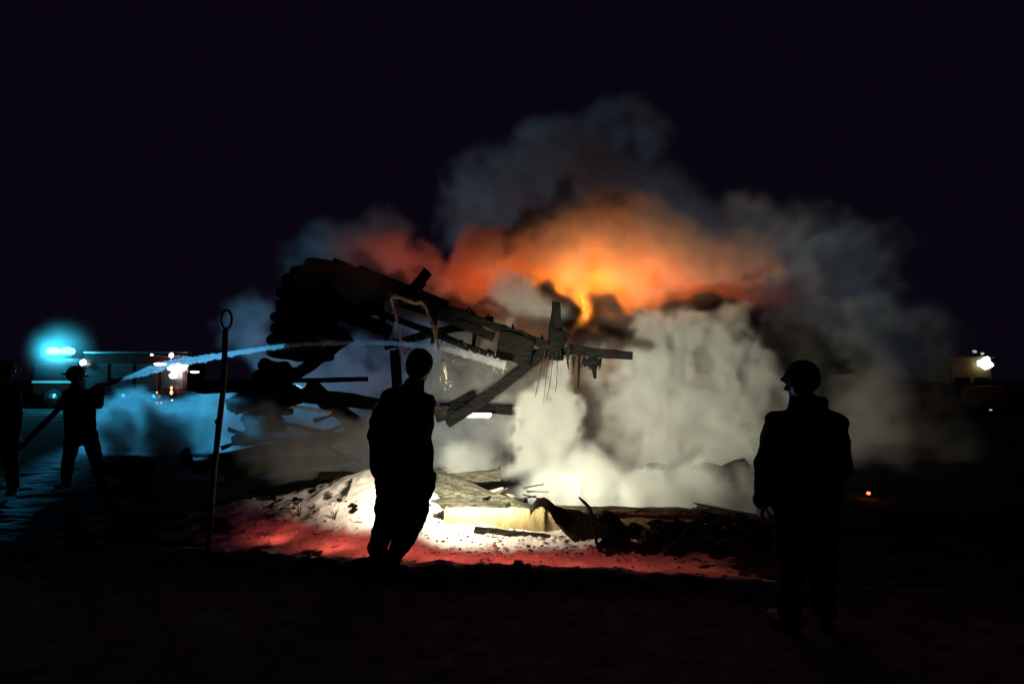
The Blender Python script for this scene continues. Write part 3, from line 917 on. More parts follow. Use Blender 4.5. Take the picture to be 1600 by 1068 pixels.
make_person('black silhouetted person walking before the glaring snow, back half turned', walker, M_black_cloth, M_black_cloth, 'beanie',
            extra=[(P(594, 664, Y), .10, P(594, 724, Y), .085), (P(612, 650, Y - .04), .16, P(612, 722, Y), .15),
                   (P(672, 742, Y + .05), .055, P(668, 772, Y + .05), .045), (P(600, 733, Y), .10, P(650, 733, Y), .12), (P(648, 604, Y + .03), .085, P(650, 596, Y + .03), .075)], torso_f=0.95, wr=.014)

Y = 4.75
rman = dict(
    head=P(1254, 601, Y), face=V((-0.93, 0.30, -0.05)), neck=P(1260, 634, Y),
    chest=P(1258, 688, Y), pelvis=P(1258, 772, Y),
    sho_l=P(1216, 662, Y), sho_r=P(1302, 664, Y), elb_l=P(1196, 728, Y - .04), elb_r=P(1314, 728, Y - .08),
    wri_l=P(1190, 782, Y + .02), wri_r=P(1300, 774, Y + .05), hn_l=V((1, .2, 0)), hn_r=V((-1, 0, 0)),
    hip_l=P(1238, 790, Y), hip_r=P(1278, 790, Y), kne_l=P(1236, 880, Y), kne_r=P(1282, 880, Y),
    ank_l=P(1232, 960, Y), ank_r=P(1288, 960, Y), toe_l=V((-.3, 1, 0)), toe_r=V((.25, 1, 0)), curl=.4)
make_person('dark person in a cap standing at right with head turned left', rman, M_navy_cloth, M_navy_cloth, 'cap', hood=True, wr=.012,
            extra=[(P(1284, 630, Y), .045, P(1278, 644, Y), .07), (P(1232, 700, Y), .14, P(1236, 775, Y), .13), (P(1284, 700, Y), .15, P(1282, 775, Y), .14), (P(1304, 690, Y), .10, P(1300, 745, Y), .09)])

Y = 10.6
ff = dict(
    head=P(118, 589, Y), face=V((.8, .5, -.1)), neck=P(118, 606, Y), chest=P(124, 630, Y), pelvis=P(126, 670, Y),
    sho_l=P(108, 617, Y), sho_r=P(140, 617, Y), elb_l=P(98, 634, Y - .18), elb_r=P(154, 632, Y - .05),
    wri_l=P(118, 628, Y - .3), wri_r=P(158, 604, Y - .1), hn_l=V((0, 0, 1)), hn_r=V((0, 1, 0)), hd_l=V((1, .2, .1)), hd_r=V((.7, 0, .4)),
    hip_l=P(116, 682, Y), hip_r=P(138, 682, Y), kne_l=P(107, 716, Y - .05), kne_r=P(150, 714, Y),
    ank_l=P(103, 752, Y), ank_r=P(156, 748, Y), toe_l=V((-.2, -1, 0)), toe_r=V((.7, -.6, 0)), curl=1.0)
make_person('firefighter holding the water hose with legs apart under the cyan beacon', ff, M_gear, M_gear, 'helmet', k=.98, voxel=.018, wr=.012, stripes=False)
Y = 10.2
f2 = dict(
    head=P(8, 580, Y), face=V((.9, .4, 0)), neck=P(6, 600, Y), chest=P(4, 634, Y), pelvis=P(2, 680, Y),
    sho_l=P(-14, 616, Y), sho_r=P(22, 616, Y), elb_l=P(-22, 648, Y - .1), elb_r=P(27, 650, Y - .1),
    wri_l=P(-8, 672, Y - .2), wri_r=P(24, 682, Y - .2), hn_l=V((0, 0, 1)), hn_r=V((0, 1, 0)),
    hip_l=P(-8, 690, Y), hip_r=P(14, 690, Y), kne_l=P(-12, 726, Y), kne_r=P(18, 724, Y),
    ank_l=P(-14, 764, Y), ank_r=P(20, 762, Y), toe_l=V((0, -1, 0)), toe_r=V((.3, -1, 0)), curl=1.0)
make_person('firefighter in dark red gear cut off by the left picture edge', f2, M_gear_red, M_gear_red, 'helmet', voxel=.018)

# hose and nozzle in the firefighter's hands
hose_pts = [P(-30, 742, 9.9), P(10, 718, 10.0), P(40, 690, 10.15), P(70, 660, 10.25), P(95, 635, 10.3), P(118, 623, 10.32), P(140, 612, 10.4)]
hs = []
for i in range(len(hose_pts) - 1):
    for k in range(5):
        hs.append(hose_pts[i].lerp(hose_pts[i + 1], k / 5))
hs.append(hose_pts[-1])
hose = thing('fire_hose', 'dark fire hose sagging from the left edge to the firefighter hands', 'hose', hose_pts[0])
MB().tube(hs, .036, 8).build('pipe', M_hose, hose, True)
M_brass = mat('worn_metal', (0.35, 0.33, 0.36), 0.3, 0.6, metallic=0.9)
MB().tube([P(140, 612, 10.4), P(152, 604, 10.45), P(166, 600, 10.5), P(178, 596, 10.5), P(192, 592, 10.55)], [.036, .05, .032, .04, .028], 10).build('nozzle', M_brass, hose, True)
MB().tube([P(168, 598, 10.5), P(170, 592, 10.5), P(178, 590, 10.5)], [.012, .012, .012], 6).build('lever', M_brass, hose, True)
# ------------------------------------------------------------------ vehicles
M_truck = mat('fire_engine_paint', (0.06, 0.006, 0.006), 0.35, 0.5, 3, (0.04, 0.005, 0.005))
M_white = mat('white_paint', (0.3, 0.3, 0.3), 0.4, 0.5)
M_glass = mat('dark_glass', (0.01, 0.012, 0.015), 0.08, 0.6)
M_tyre = mat('tyre_rubber', (0.012, 0.012, 0.012), 0.8, 0.2)
M_alu = mat('aluminium', (0.2, 0.2, 0.21), 0.35, 0.6, metallic=0.8)
M_beacon = mat('beacon_lens', (0.05, 0.3, 0.5), 0.3, 0.5, emit=(0.30, 0.95, 1.0), es=2.0)
M_work = mat('work_lamp_lens', (0.8, 0.8, 0.8), 0.3, 0.5, emit=(1.0, 0.90, 0.86), es=5)
M_cold = mat('cold_lamp_lens', (0.8, 0.8, 0.8), 0.3, 0.5, emit=(0.60, 0.92, 1.0), es=5)
M_warm = mat('orange_reflection_glow', (0.8, 0.5, 0.3), 0.3, 0.5, emit=(1.0, 0.45, 0.22), es=1.6)  # glow colour for orange reflections on the engine, not a lens

def gz(x, y):
    return ground_z(x, y)

def bevel_box(lo, hi, name, m, par, bev=0.06):
    mb = MB().box(lo, hi)
    o = mb.build(name, m, par)
    bm = bmesh.new(); bm.from_mesh(o.data)
    bmesh.ops.bevel(bm, geom=bm.edges[:], offset=bev, segments=2, affect='EDGES')
    bm.to_mesh(o.data); bm.free()
    return o

def wheel(cx, cy, cz, r, par, w=0.28):
    b = MB().tube([V((cx, cy - w / 2, cz)), V((cx, cy - w / 2 + .03, cz)), V((cx, cy + w / 2 - .03, cz)), V((cx, cy + w / 2, cz))], [r * .9, r, r, r * .9], 24)
    wh = b.build('wheel', M_tyre, par, True)
    MB().tube([V((cx, cy - w / 2 - .012, cz)), V((cx, cy - w / 2 + .01, cz))], [r * .55, r * .5], 20).build('rim', M_alu, wh, True)
    return wh

TY = 38.0
def TX(px, Y=TY): return (px - 800) / FPX * Y
tz = ground_z(TX(150), TY)
eng = thing('fire_engine', 'fire engine with glowing cyan beacon standing behind the firefighter', 'fire engine', (TX(160), TY, tz))
x0, x1 = TX(48), TX(292)
xc = TX(128)
bevel_box((x0, TY, tz + .55), (xc, TY + 2.4, tz + 2.55), 'cab', M_truck, eng, .18)
bevel_box((xc + .08, TY, tz + .75), (x1, TY + 2.4, tz + 2.75), 'body', M_truck, eng, .05)
bevel_box((x0 + .3, TY + .2, tz + .45), (x1 - .1, TY + 2.2, tz + .73), 'chassis', M_metal, eng, .03)
for a, b_ in ((.25, 1.05), (1.25, 2.15)):
    bevel_box((x0 + a, TY - .012, tz + 1.55), (x0 + b_, TY + .05, tz + 2.25), 'window', M_glass, eng, .02)
for i in range(4):
    s0 = xc + .25 + i * 1.28
    sh = bevel_box((s0, TY - .02, tz + 1.0), (s0 + 1.12, TY + .04, tz + 2.3), 'shutter', M_alu, eng, .012)
    for k in range(9):
        MB().box((s0 + .03, TY - .032, tz + 1.05 + k * .135), (s0 + 1.09, TY - .018, tz + 1.15 + k * .135)).build('slat', M_alu, sh)
for wx in (x0 + 1.2, x1 - 1.5, x1 - 3.1):
    wheel(wx, TY + .12, tz + .5, .5, eng)
MB().box((x0 + .1, TY - .015, tz + 1.30), (xc, TY + .03, tz + 1.42)).build('stripe', M_white, eng)
ld = MB()
for s_ in (0, .5):
    ld.box((xc - .2, TY + .5 + s_, tz + 2.85), (x1 - .2, TY + .56 + s_, tz + 2.93))
ld.build('ladder_rail', M_alu, eng)
for i in range(17):
    MB().box((xc - .05 + i * .32, TY + .56, tz + 2.87), (xc - .01 + i * .32, TY + 1.0, tz + 2.91)).build('ladder_rung', M_alu, eng)
bc = P(88, 549, TY)
MB().box((bc.x - .75, TY + .15, bc.z - .24), (bc.x + .75, TY + .55, bc.z - .14)).build('beacon_bar', M_metal, eng)
MB().box((bc.x - .06, TY + .25, tz + 2.5), (bc.x + .06, TY + .45, bc.z - .2)).build('beacon_mount', M_metal, eng)
for sg in (-1, 1):
    MB().ball((bc.x + sg * .36, TY + .35, bc.z + .02), .30, 3, 0, 0, (1.35, .8, .78)).build('beacon_lens', M_beacon, eng, True)
tag_l = MB().ball(P(130, 566, TY - .15), .17, 3, .3, 3, (1, .5, .9)).build('search_lamp', M_cold, eng, True)
MB().tube([P(130, 570, TY - .1), P(132, 578, TY)], .03, 6).build('lamp_arm', M_metal, eng)
# rear work platform with its lamps lit; orange balls are reflections made to glow
rk = MB()
for (a, b_) in (((266, 555), (294, 556)), ((268, 555), (268, 580)), ((280, 556), (281, 580)), ((293, 556), (294, 582)), ((236, 555), (268, 557))):
    rk.tube([P(a[0], a[1], TY - .3), P(b_[0], b_[1], TY - .3)], .035, 6)
rk.build('rail', M_alu, eng)
for (x, y, r, sq, m) in ((268, 555, .11, (1, 1, 1.2), M_work), (278, 574, .26, (1.9, .6, .9), M_work), (272, 586, .20, (1, .6, .9), M_work), (250, 569, .13, (2.6, .5, .7), M_work),
                         (304, 581, .07, (3.2, .6, .7), M_work), (237, 554, .05, (1.4, 1, 1), M_work), (268, 606, .08, (.8, .6, 1.1), M_warm), (268, 613, .10, (.8, .6, 1.2), M_warm), (269, 625, .06, (.9, .6, .9), M_warm),
                         (245, 613, .05, (.8, .6, 1.3), M_warm), (252, 629, .05, (1, .6, .8), M_warm), (245, 629, .05, (1.2, .6, .8), M_warm)):
    MB().ball(P(x, y, TY - .35), r, 2, .35, x * .1, sq).build('work_lamp' if m is M_work else 'glow_spot', m, eng, True)
lamp('engine_work_light', 'POINT', P(272, 590, TY - .9), 22, (1.0, .85, .8), None, .1)

# engine facing the camera behind the wreck, its lamps on
VY = 27.0
vx = (450 - 800) / FPX * VY
vz = ground_z(vx, VY)
van = thing('rescue_truck', 'truck with cold white headlights shining through gaps in the wreck', 'truck', (vx, VY, vz))
bevel_box((vx - 1.1, VY, vz + .5), (vx + 1.1, VY + 5, vz + 2.3), 'body', M_truck, van, .15)
bevel_box((vx - .95, VY - .02, vz + 1.45), (vx + .95, VY + .1, vz + 2.1), 'windscreen', M_glass, van, .03)
bevel_box((vx - 1.15, VY - .12, vz + .42), (vx + 1.15, VY + .15, vz + .7), 'bumper', M_metal, van, .04)
hl = P(450, 606, VY - .1)
MB().ball(hl, .16, 3, .15, 1, (2.9, .4, .85)).build('headlight_bar', M_cold, van, True)
MB().ball(P(426, 582, VY - .1), .20, 3, .4, 5, (1.1, .4, 1.1)).build('work_lamp', M_cold, van, True)
for sg in (-1, 1):
    wheel(vx + sg * .85, VY + .9, vz + .42, .42, van)

# truck at the right edge
RY = 30.0
rx = (1519 - 800) / FPX * RY
rz = ground_z(rx, RY)
M_orange = mat('ochre_paint', (0.30, 0.15, 0.05), 0.6, 0.3, 2, (0.2, 0.1, 0.04))
lt = thing('parked_tractor', 'ochre tractor cab with one bright roof lamp at the right edge', 'tractor', (rx, RY, rz))
bevel_box((rx - .95, RY, rz + 1.3), (rx + .85, RY + 1.8, rz + 2.35), 'cab', M_orange, lt, .12)
bevel_box((rx - .75, RY - .015, rz + 1.35), (rx - .1, RY + .05, rz + 1.6), 'window', M_glass, lt, .02)
bevel_box((rx + .05, RY - .015, rz + 1.35), (rx + .7, RY + .05, rz + 1.6), 'window', M_glass, lt, .02)
bevel_box((rx - .6, RY - 1.3, rz + .5), (rx + .6, RY - .05, rz + 1.25), 'bonnet', M_orange, lt, .12)
bevel_box((rx - 1.0, RY - .1, rz + 2.36), (rx + .9, RY + 1.9, rz + 2.44), 'roof', M_orange, lt, .03)
for sg, r in ((-1, .7), (1, .7)):
    b = MB().tube([V((rx + sg * .75, RY + .9, rz + r)), V((rx + sg * 1.15, RY + .9, rz + r))], r, 24, up=V((0, 0, 1)))
    b.build('wheel', M_tyre, lt, True)
MB().ball(P(1540, 567, RY - .2), .24, 3, .55, 7, (1.1, .5, .9)).build('roof_lamp', mat('pale_lamp_lens', (.8, .8, .8), .3, .5, emit=(.66, 1.0, .90), es=3.5), lt, True)
for x, y, r in ((1523, 549, .07), (1535, 552, .06), (1548, 640, .05)):  # two glints drawn as glowing balls, then one small light
    MB().ball(P(x, y, RY - .2), r, 2, .3, x, (1.3, .6, .8)).build('glow_spot', mat('speck_glow', (.5, .5, .5), .3, .5, emit=(.6, .7, .7), es=.5), lt, True)
lamp('tractor_lamp', 'POINT', P(1528, 572, RY - .9), 1.1, (1.0, .72, .42), None, .1)

# ------------------------------------------------------------------ water
def water_mat(name, dens, col=(0.9, 0.95, 1.0)):
    m = bpy.data.materials.new(name); m.use_nodes = True
    nt = m.node_tree; nt.nodes.clear()
    out = nt.nodes.new('ShaderNodeOutputMaterial'); v = nt.nodes.new('ShaderNodeVolumeScatter')
    v.inputs['Color'].default_value = (*col, 1); v.inputs['Density'].default_value = dens; v.inputs['Anisotropy'].default_value = 0.35
    nt.links.new(v.outputs[0], out.inputs['Volume'])
    return m
def path(pxs, n=10):
    ps = [P(*q[:3]) for q in pxs]; rs = [q[3] for q in pxs]
    out, rr = [], []
    for i in range(len(ps) - 1):
        a = ps[max(0, i - 1)]; b_ = ps[i]; c = ps[i + 1]; d = ps[min(len(ps) - 1, i + 2)]
        for k in range(n):
            t = k / n
            out.append(0.5 * ((2 * b_) + (c - a) * t + (2 * a - 5 * b_ + 4 * c - d) * t * t + (3 * b_ - a - 3 * c + d) * t ** 3))
            rr.append(rs[i] + (rs[i + 1] - rs[i]) * t)
    out.append(ps[-1]); rr.append(rs[-1])
    return out, rr
jet = [(192, 592, 10.55, .015), (230, 580, 10.6, .055), (275, 567, 10.6, .062), (330, 558, 10.6, .046), (410, 545, 10.6, .034), (480, 537, 10.6, .030),
       (560, 535, 10.55, .034), (640, 538, 10.5, .036), (710, 548, 10.5, .045), (790, 571, 10.5, .065)]
pts, rs = path(jet, 26)
tag(MB().tube(pts, rs, 14, 0.3, 3).build('water_jet', water_mat('water_jet_spray', 16.0), None, True), 'long arcing water jet from the firefighter nozzle over the ruin', 'water jet')
jp = pts
j2 = [(640, 592, 7.9, .012), (630, 545, 7.9, .018), (618, 495, 7.9, .018), (612, 466, 7.9, .020), (622, 464, 7.9, .018), (645, 473, 7.95, .014), (662, 477, 8.0, .016), (676, 510, 8.0, .022), (690, 560, 8.0, .028), (700, 602, 8.0, .03)]
pts, rs = path(j2)
rnd = random.Random(4)
mbj = MB()
for k in range(13):
    ph = rnd.uniform(0, 9); am = rnd.uniform(.004, .022)
    sp_ = [p + V((noise.noise(V((i * .12, ph, 0))), noise.noise(V((i * .12, ph, 5))), noise.noise(V((i * .12, ph, 9))))) * am * (1 + 2.5 * i / len(pts)) for i, p in enumerate(pts)]
    i0 = rnd.randint(0, 8) if k else 0; i1 = len(sp_) - rnd.randint(0, 30)
    mbj.tube(sp_[i0:i1], [rnd.uniform(.0015, .005) for _ in sp_[i0:i1]], 5, 0.5, k)
M_thin = mat('thin_water', (0.75, 0.62, 0.46), 0.4, 0.5)
tag(mbj.build('water_jet', M_thin), 'thin sputtering water jet rising and falling above the walker head', 'water jet')
dr = MB(); rnd = random.Random(9)
for i in range(700):
    q = rnd.random(); k = int(q * (len(pts) - 1)); p = pts[k] + V((rnd.gauss(0, .03), rnd.gauss(0, .05), rnd.gauss(0, .03)))
    dr.ball(p, rnd.uniform(.001, .004), 1)
for i in range(90):
    x = rnd.uniform(622, 690); y = rnd.uniform(475, 590)
    p = P(x, y, 8.0)
    dr.tube([p, p + V((.002, 0, -rnd.uniform(.02, .06)))], .001, 4)
for i in range(1500):
    q = rnd.random() ** 1.3; k = min(len(jp) - 2, int(q * (len(jp) - 1))); w = .012 + .07 * q
    p = jp[k].lerp(jp[k + 1], rnd.random()) + V((rnd.gauss(0, .03), rnd.gauss(0, w), rnd.gauss(-.4 * w, w)))
    dr.ball(p, rnd.uniform(.0015, .006), 1)
M_drop = mat('water_drops', (0.7, 0.65, 0.55), 0.2, 0.8)
tag(dr.build('water_drops', M_drop), 'fine drops falling from the thin jet', 'water', kind='stuff')
# ------------------------------------------------------------------ smoke and steam
def noise_grid(shape, cell, vox, seed):
    """Smooth value noise on a grid: random lattice of CELL metres read with quadratic B-splines."""
    rng = np.random.RandomState(seed)
    mats, dims = [], []
    for n in shape:
        x = (np.arange(n) + 0.5) * vox / cell + 1.0
        m = int(math.ceil(x[-1])) + 3
        i = np.floor(x).astype(int)
        f = x - i
        W = np.zeros((n, m), np.float32)
        a = np.arange(n)
        W[a, i - 1] += (1 - f) ** 3 / 6
        W[a, i] += (3 * f ** 3 - 6 * f ** 2 + 4) / 6
        W[a, i + 1] += (-3 * f ** 3 + 3 * f ** 2 + 3 * f + 1) / 6
        W[a, i + 2] += f ** 3 / 6
        mats.append(W)
        dims.append(m)
    g = (rng.rand(*dims).astype(np.float32) * 2 - 1) * 2.2
    g = np.tensordot(mats[0], g, (1, 0))
    g = np.tensordot(mats[1], g, (1, 1)).transpose(1, 0, 2)
    g = np.tensordot(mats[2], g, (1, 2)).transpose(1, 2, 0)
    return g


def smoke_object(name, lo, hi, vox, blobs, seed, mat, label, cat, base=0.9, detail=1.0, edge_w=0.45, NOISE_AMP=0.42, warp=1.0):
    lo, hi = Vector(lo), Vector(hi)
    shape = [max(4, int(round((hi[i] - lo[i]) / vox))) for i in range(3)]
    hi = Vector([lo[i] + shape[i] * vox for i in range(3)])
    n1 = noise_grid(shape, base, vox, seed)
    n2 = noise_grid(shape, base * 0.45, vox, seed + 1)
    n3 = noise_grid(shape, base * 0.2, vox, seed + 2)
    n4 = noise_grid(shape, max(base * 0.1, vox * 1.6), vox, seed + 3)
    fb = 0.55 * n1 + 0.42 * (0.7 - 1.7 * np.abs(n2)) + detail * (0.24 * (0.6 - 1.6 * np.abs(n3)) + 0.14 * (0.6 - 1.6 * np.abs(n4)))
    wx = [(noise_grid(shape, base * 0.8, vox, seed + 10 + i) * base * 0.34 + noise_grid(shape, base * 0.33, vox, seed + 20 + i) * base * 0.12) * warp for i in range(3)]
    F = np.zeros(shape, np.float32)
    SW = np.zeros(shape, np.float32)
    W0 = np.full(shape, 1e-6, np.float32)
    ax = [lo[i] + (np.arange(shape[i]) + 0.5) * vox for i in range(3)]
    for b in blobs:
        c, r, s, edge, amp = b[:5]
        sz = b[5] if len(b) > 5 else (1, 1, 1)
        r = r * 1.45
        w = []
        for i in range(3):
            h = r * sz[i] + base * 0.5
            a = max(0, int((c[i] - h - lo[i]) / vox)); e = min(shape[i], int((c[i] + h - lo[i]) / vox) + 1)
            w.append(slice(a, max(a, e)))
        if any(q.stop <= q.start for q in w):
            continue
        w = tuple(w)
        X = ((ax[0][w[0]] - c[0]) / sz[0])[:, None, None] + wx[0][w]
        Y = ((ax[1][w[1]] - c[1]) / sz[1])[None, :, None] + wx[1][w]
        Z = ((ax[2][w[2]] - c[2]) / sz[2])[None, None, :] + wx[2][w]
        q = np.clip(1 - (X * X + Y * Y + Z * Z) / (r * r), 0, 1)
        k = q * q * q
        F[w] += k
        SW[w] += k * s
        W0[w] += k
    v = np.clip((F - 0.16 + NOISE_AMP * fb * np.clip(F * 4, 0, 1)) / edge_w, 0, 1)
    dens = v * v * (3 - 2 * v) * (SW / W0)
    dens *= np.clip(0.85 + 0.6 * n2 + 0.55 * n3 + 0.4 * n4, 0.06, 2.2)
    # fade to nothing at the box faces and into the ground
    for i in range(3):
        k = np.clip(np.minimum(np.arange(shape[i]) + 0.5, shape[i] - np.arange(shape[i]) - 0.5) / 3.0, 0, 1)
        if i == 2:
            k = np.clip((shape[i] - np.arange(shape[i]) - 0.5) / 3.0, 0, 1)
        sh = [1, 1, 1]; sh[i] = shape[i]
        dens *= k.reshape(sh).astype(np.float32)
    dens[dens < 0.004] = 0
    # carried by a mesh's points, turned to a fog volume by geometry nodes
    me = bpy.data.meshes.new(name)
    n = dens.size
    me.vertices.add(n)
    at = me.attributes.new('dens', 'FLOAT', 'POINT')
    at.data.foreach_set('value', dens.ravel())
    o = bpy.data.objects.new(name, me)
    scene.collection.objects.link(o)
    me.materials.append(mat)
    ng = bpy.data.node_groups.new(name + '_nodes', 'GeometryNodeTree')
    ng.interface.new_socket('Geometry', in_out='INPUT', socket_type='NodeSocketGeometry')
    ng.interface.new_socket('Geometry', in_out='OUTPUT', socket_type='NodeSocketGeometry')
    N, L = ng.nodes, ng.links
    gi, go = N.new('NodeGroupInput'), N.new('NodeGroupOutput')
    vc = N.new('GeometryNodeVolumeCube')
    # Volume Cube samples res points from min to max inclusive: put them at voxel centres
    vc.inputs['Min'].default_value = [lo[i] + vox * 0.5 for i in range(3)]
    vc.inputs['Max'].default_value = [hi[i] - vox * 0.5 for i in range(3)]
    vc.inputs['Resolution X'].default_value = shape[0]
    vc.inputs['Resolution Y'].default_value = shape[1]
    vc.inputs['Resolution Z'].default_value = shape[2]
    pos = N.new('GeometryNodeInputPosition')
    sub = N.new('ShaderNodeVectorMath'); sub.operation = 'SUBTRACT'
    sub.inputs[1].default_value = lo
    L.new(pos.outputs[0], sub.inputs[0])
    div = N.new('ShaderNodeVectorMath'); div.operation = 'SCALE'
    div.inputs['Scale'].default_value = 1.0 / vox
    L.new(sub.outputs[0], div.inputs[0])
    fl = N.new('ShaderNodeVectorMath'); fl.operation = 'FLOOR'
    L.new(div.outputs[0], fl.inputs[0])
    sep = N.new('ShaderNodeSeparateXYZ')
    L.new(fl.outputs[0], sep.inputs[0])

    def mul_add(a, mul, b):
        # integer arithmetic: floats lose exactness past 16 million
        m = N.new('FunctionNodeIntegerMath'); m.operation = 'MULTIPLY_ADD'
        L.new(a, m.inputs[0]); m.inputs[1].default_value = mul; L.new(b, m.inputs[2])
        return m.outputs[0]
    i1 = mul_add(sep.outputs[0], shape[1], sep.outputs[1])
    i2 = mul_add(i1, shape[2], sep.outputs[2])
    na = N.new('GeometryNodeInputNamedAttribute'); na.data_type = 'FLOAT'
    na.inputs[0].default_value = 'dens'
    si = N.new('GeometryNodeSampleIndex'); si.data_type = 'FLOAT'; si.domain = 'POINT'
    si.clamp = True
    L.new(gi.outputs[0], si.inputs['Geometry'])
    L.new(na.outputs['Attribute'], si.inputs['Value'])
    L.new(i2, si.inputs['Index'])
    L.new(si.outputs[0], vc.inputs['Density'])
    sm = N.new('GeometryNodeSetMaterial')
    sm.inputs['Material'].default_value = mat
    L.new(vc.outputs[0], sm.inputs['Geometry'])
    L.new(sm.outputs[0], go.inputs[0])
    md = o.modifiers.new('fog', 'NODES')
    md.node_group = ng
    o['label'] = label; o['category'] = cat; o['kind'] = 'stuff'
    return o, dens


def volume_mat(name, color, density, aniso=0.0, emission=None, em_strength=0.0):
    m = bpy.data.materials.new(name)
    m.use_nodes = True
    nt = m.node_tree
    nt.nodes.clear()
    out = nt.nodes.new('ShaderNodeOutputMaterial')
    v = nt.nodes.new('ShaderNodeVolumePrincipled')
    v.inputs['Color'].default_value = (*color, 1)
    v.inputs['Density'].default_value = density
    v.inputs['Anisotropy'].default_value = aniso
    v.inputs['Density Attribute'].default_value = 'density'
    nt.links.new(v.outputs[0], out.inputs['Volume'])
    return m


def B(px, py, Y, rpx, s=1.0, edge=0.6, amp=0.5, sz=(1, 1, 1)):
    return (P(px, py, Y), rpx / FPX * Y, s, edge, amp, sz)

steam_blobs = [
    B(884, 572, 11.3, 22, 3.0), B(880, 605, 11.3, 32, 3.2), B(868, 650, 11.2, 40, 3.2),
    B(850, 695, 11.2, 50, 3.2), B(838, 750, 11.0, 52, 3.0), B(895, 745, 11.2, 60, 2.0), B(800, 760, 11.0, 30, 1.6),
    B(925, 580, 12.6, 55, .6), B(960, 560, 12.6, 45, .5),
    B(1085, 530, 12.0, 62, 1.6), B(1035, 575, 12.0, 66, 1.2), B(1135, 580, 12.2, 75, 1.4), B(1000, 640, 12.0, 75, .5),
    B(1100, 665, 12.2, 90, .7), B(960, 715, 12.0, 80, .55), B(1050, 745, 12.0, 80, .7), B(1150, 720, 12.2, 85, .7),
    B(1200, 650, 12.5, 80, .45), B(1140, 500, 12.1, 30, .8), B(1020, 520, 12.1, 30, .7), B(935, 630, 12.3, 55, .35), B(1170, 770, 12.0, 70, 1.0), B(1240, 740, 12.4, 70, .7),
    B(730, 710, 12.2, 75, .5), B(660, 715, 12.3, 75, .5), B(560, 720, 12.3, 75, .8), B(770, 640, 12.6, 70, .4),
    B(470, 670, 12.3, 70, .5), B(400, 705, 12.3, 60, .4), B(700, 570, 12.8, 90, .18), B(790, 560, 12.8, 80, .18),
    B(560, 620, 12.6, 90, .22), B(640, 640, 12.6, 80, .25), B(800, 475, 12.3, 62, .7), B(840, 500, 12.3, 50, .7), B(760, 500, 12.4, 40, .5),
    B(860, 775, 10.2, 45, 1.2), B(930, 775, 10.3, 50, 1.2), B(1010, 778, 10.4, 50, 1.1), B(1090, 775, 10.4, 50, 1.0), B(720, 760, 10.6, 40, .6),
    B(850, 780, 9.6, 60, .5), B(930, 775, 9.5, 60, .3), B(1020, 775, 9.7, 65, .28), B(1110, 772, 9.6, 65, .28), B(1190, 775, 9.6, 60, .3), B(720, 745, 9.4, 50, .3),
    B(500, 710, 9.9, 80, .5), B(400, 690, 9.9, 70, .45), B(560, 690, 9.9, 70, .6), B(620, 700, 9.9, 60, .3), B(900, 790, 9.0, 45, .5), B(980, 792, 9.0, 45, .5), B(1060, 792, 9.0, 45, .5), B(1130, 790, 9.0, 45, .4), B(960, 770, 11, 70, .8), B(1060, 770, 11, 70, .8), B(860, 790, 10.5, 60, .8), B(500, 740, 10.6, 50, .3), B(740, 745, 11.0, 50, .35), B(420, 650, 12.0, 50, .3),
]
fire_blobs = [
    B(715, 440, 13.9, 50, 2.2), B(765, 415, 14.0, 60, 2.4), B(830, 405, 14.1, 72, 2.6), B(890, 375, 14.2, 72, 2.6),
    B(930, 400, 14.2, 100, 2.8), B(960, 350, 14.3, 55, 2.4), B(1010, 410, 14.2, 75, 2.4), B(1060, 430, 14.2, 65, 2.2),
    B(1130, 415, 14.3, 72, 1.5), B(1195, 420, 14.4, 75, 1.3), B(615, 400, 13.9, 58, 1.5), B(565, 405, 14.0, 52, 1.3),
    B(655, 390, 14.0, 38, 1.0), B(900, 455, 14.2, 60, 1.6), B(980, 460, 14.2, 60, 1.6),
]
dark_blobs = [  # dark puffs, plus an added curtain blocking firelight below the glow
    B(745, 482, 13.1, 28, 3.2), B(800, 472, 13.1, 34, 3.6), B(850, 478, 13.1, 27, 3.6), B(880, 492, 13.0, 27, 4.0), B(945, 495, 13.0, 32, 4.0),
    B(985, 525, 12.8, 40, 3.2), B(1050, 515, 12.9, 45, 3.2), B(1110, 510, 13.0, 42, 3.0), B(1165, 525, 13.0, 60, 2.6), B(1225, 570, 13.0, 60, 1.6),
    B(1225, 505, 13.1, 45, 1.4), B(700, 490, 13.1, 40, 2.4), B(915, 540, 13.0, 36, 2.6), B(1290, 560, 13.2, 60, 1.4), B(1180, 600, 13.2, 60, 1.6),
    B(845, 345, 13.7, 46, 1.6), B(900, 318, 13.7, 38, 1.8), B(795, 378, 13.6, 30, 1.4), B(950, 322, 13.9, 26, 1.0), B(780, 545, 13.1, 52, 1.3), B(715, 550, 13.2, 52, 1.1), B(840, 560, 13.1, 40, 1.1), B(690, 600, 13.2, 50, .7), B(780, 610, 13.2, 50, .7), B(640, 470, 13.2, 50, 2.0), B(480, 425, 10.7, 40, .35), B(560, 430, 10.7, 50, .35), B(560, 450, 13.4, 50, 1.6), B(490, 440, 13.6, 40, 1.2),
]
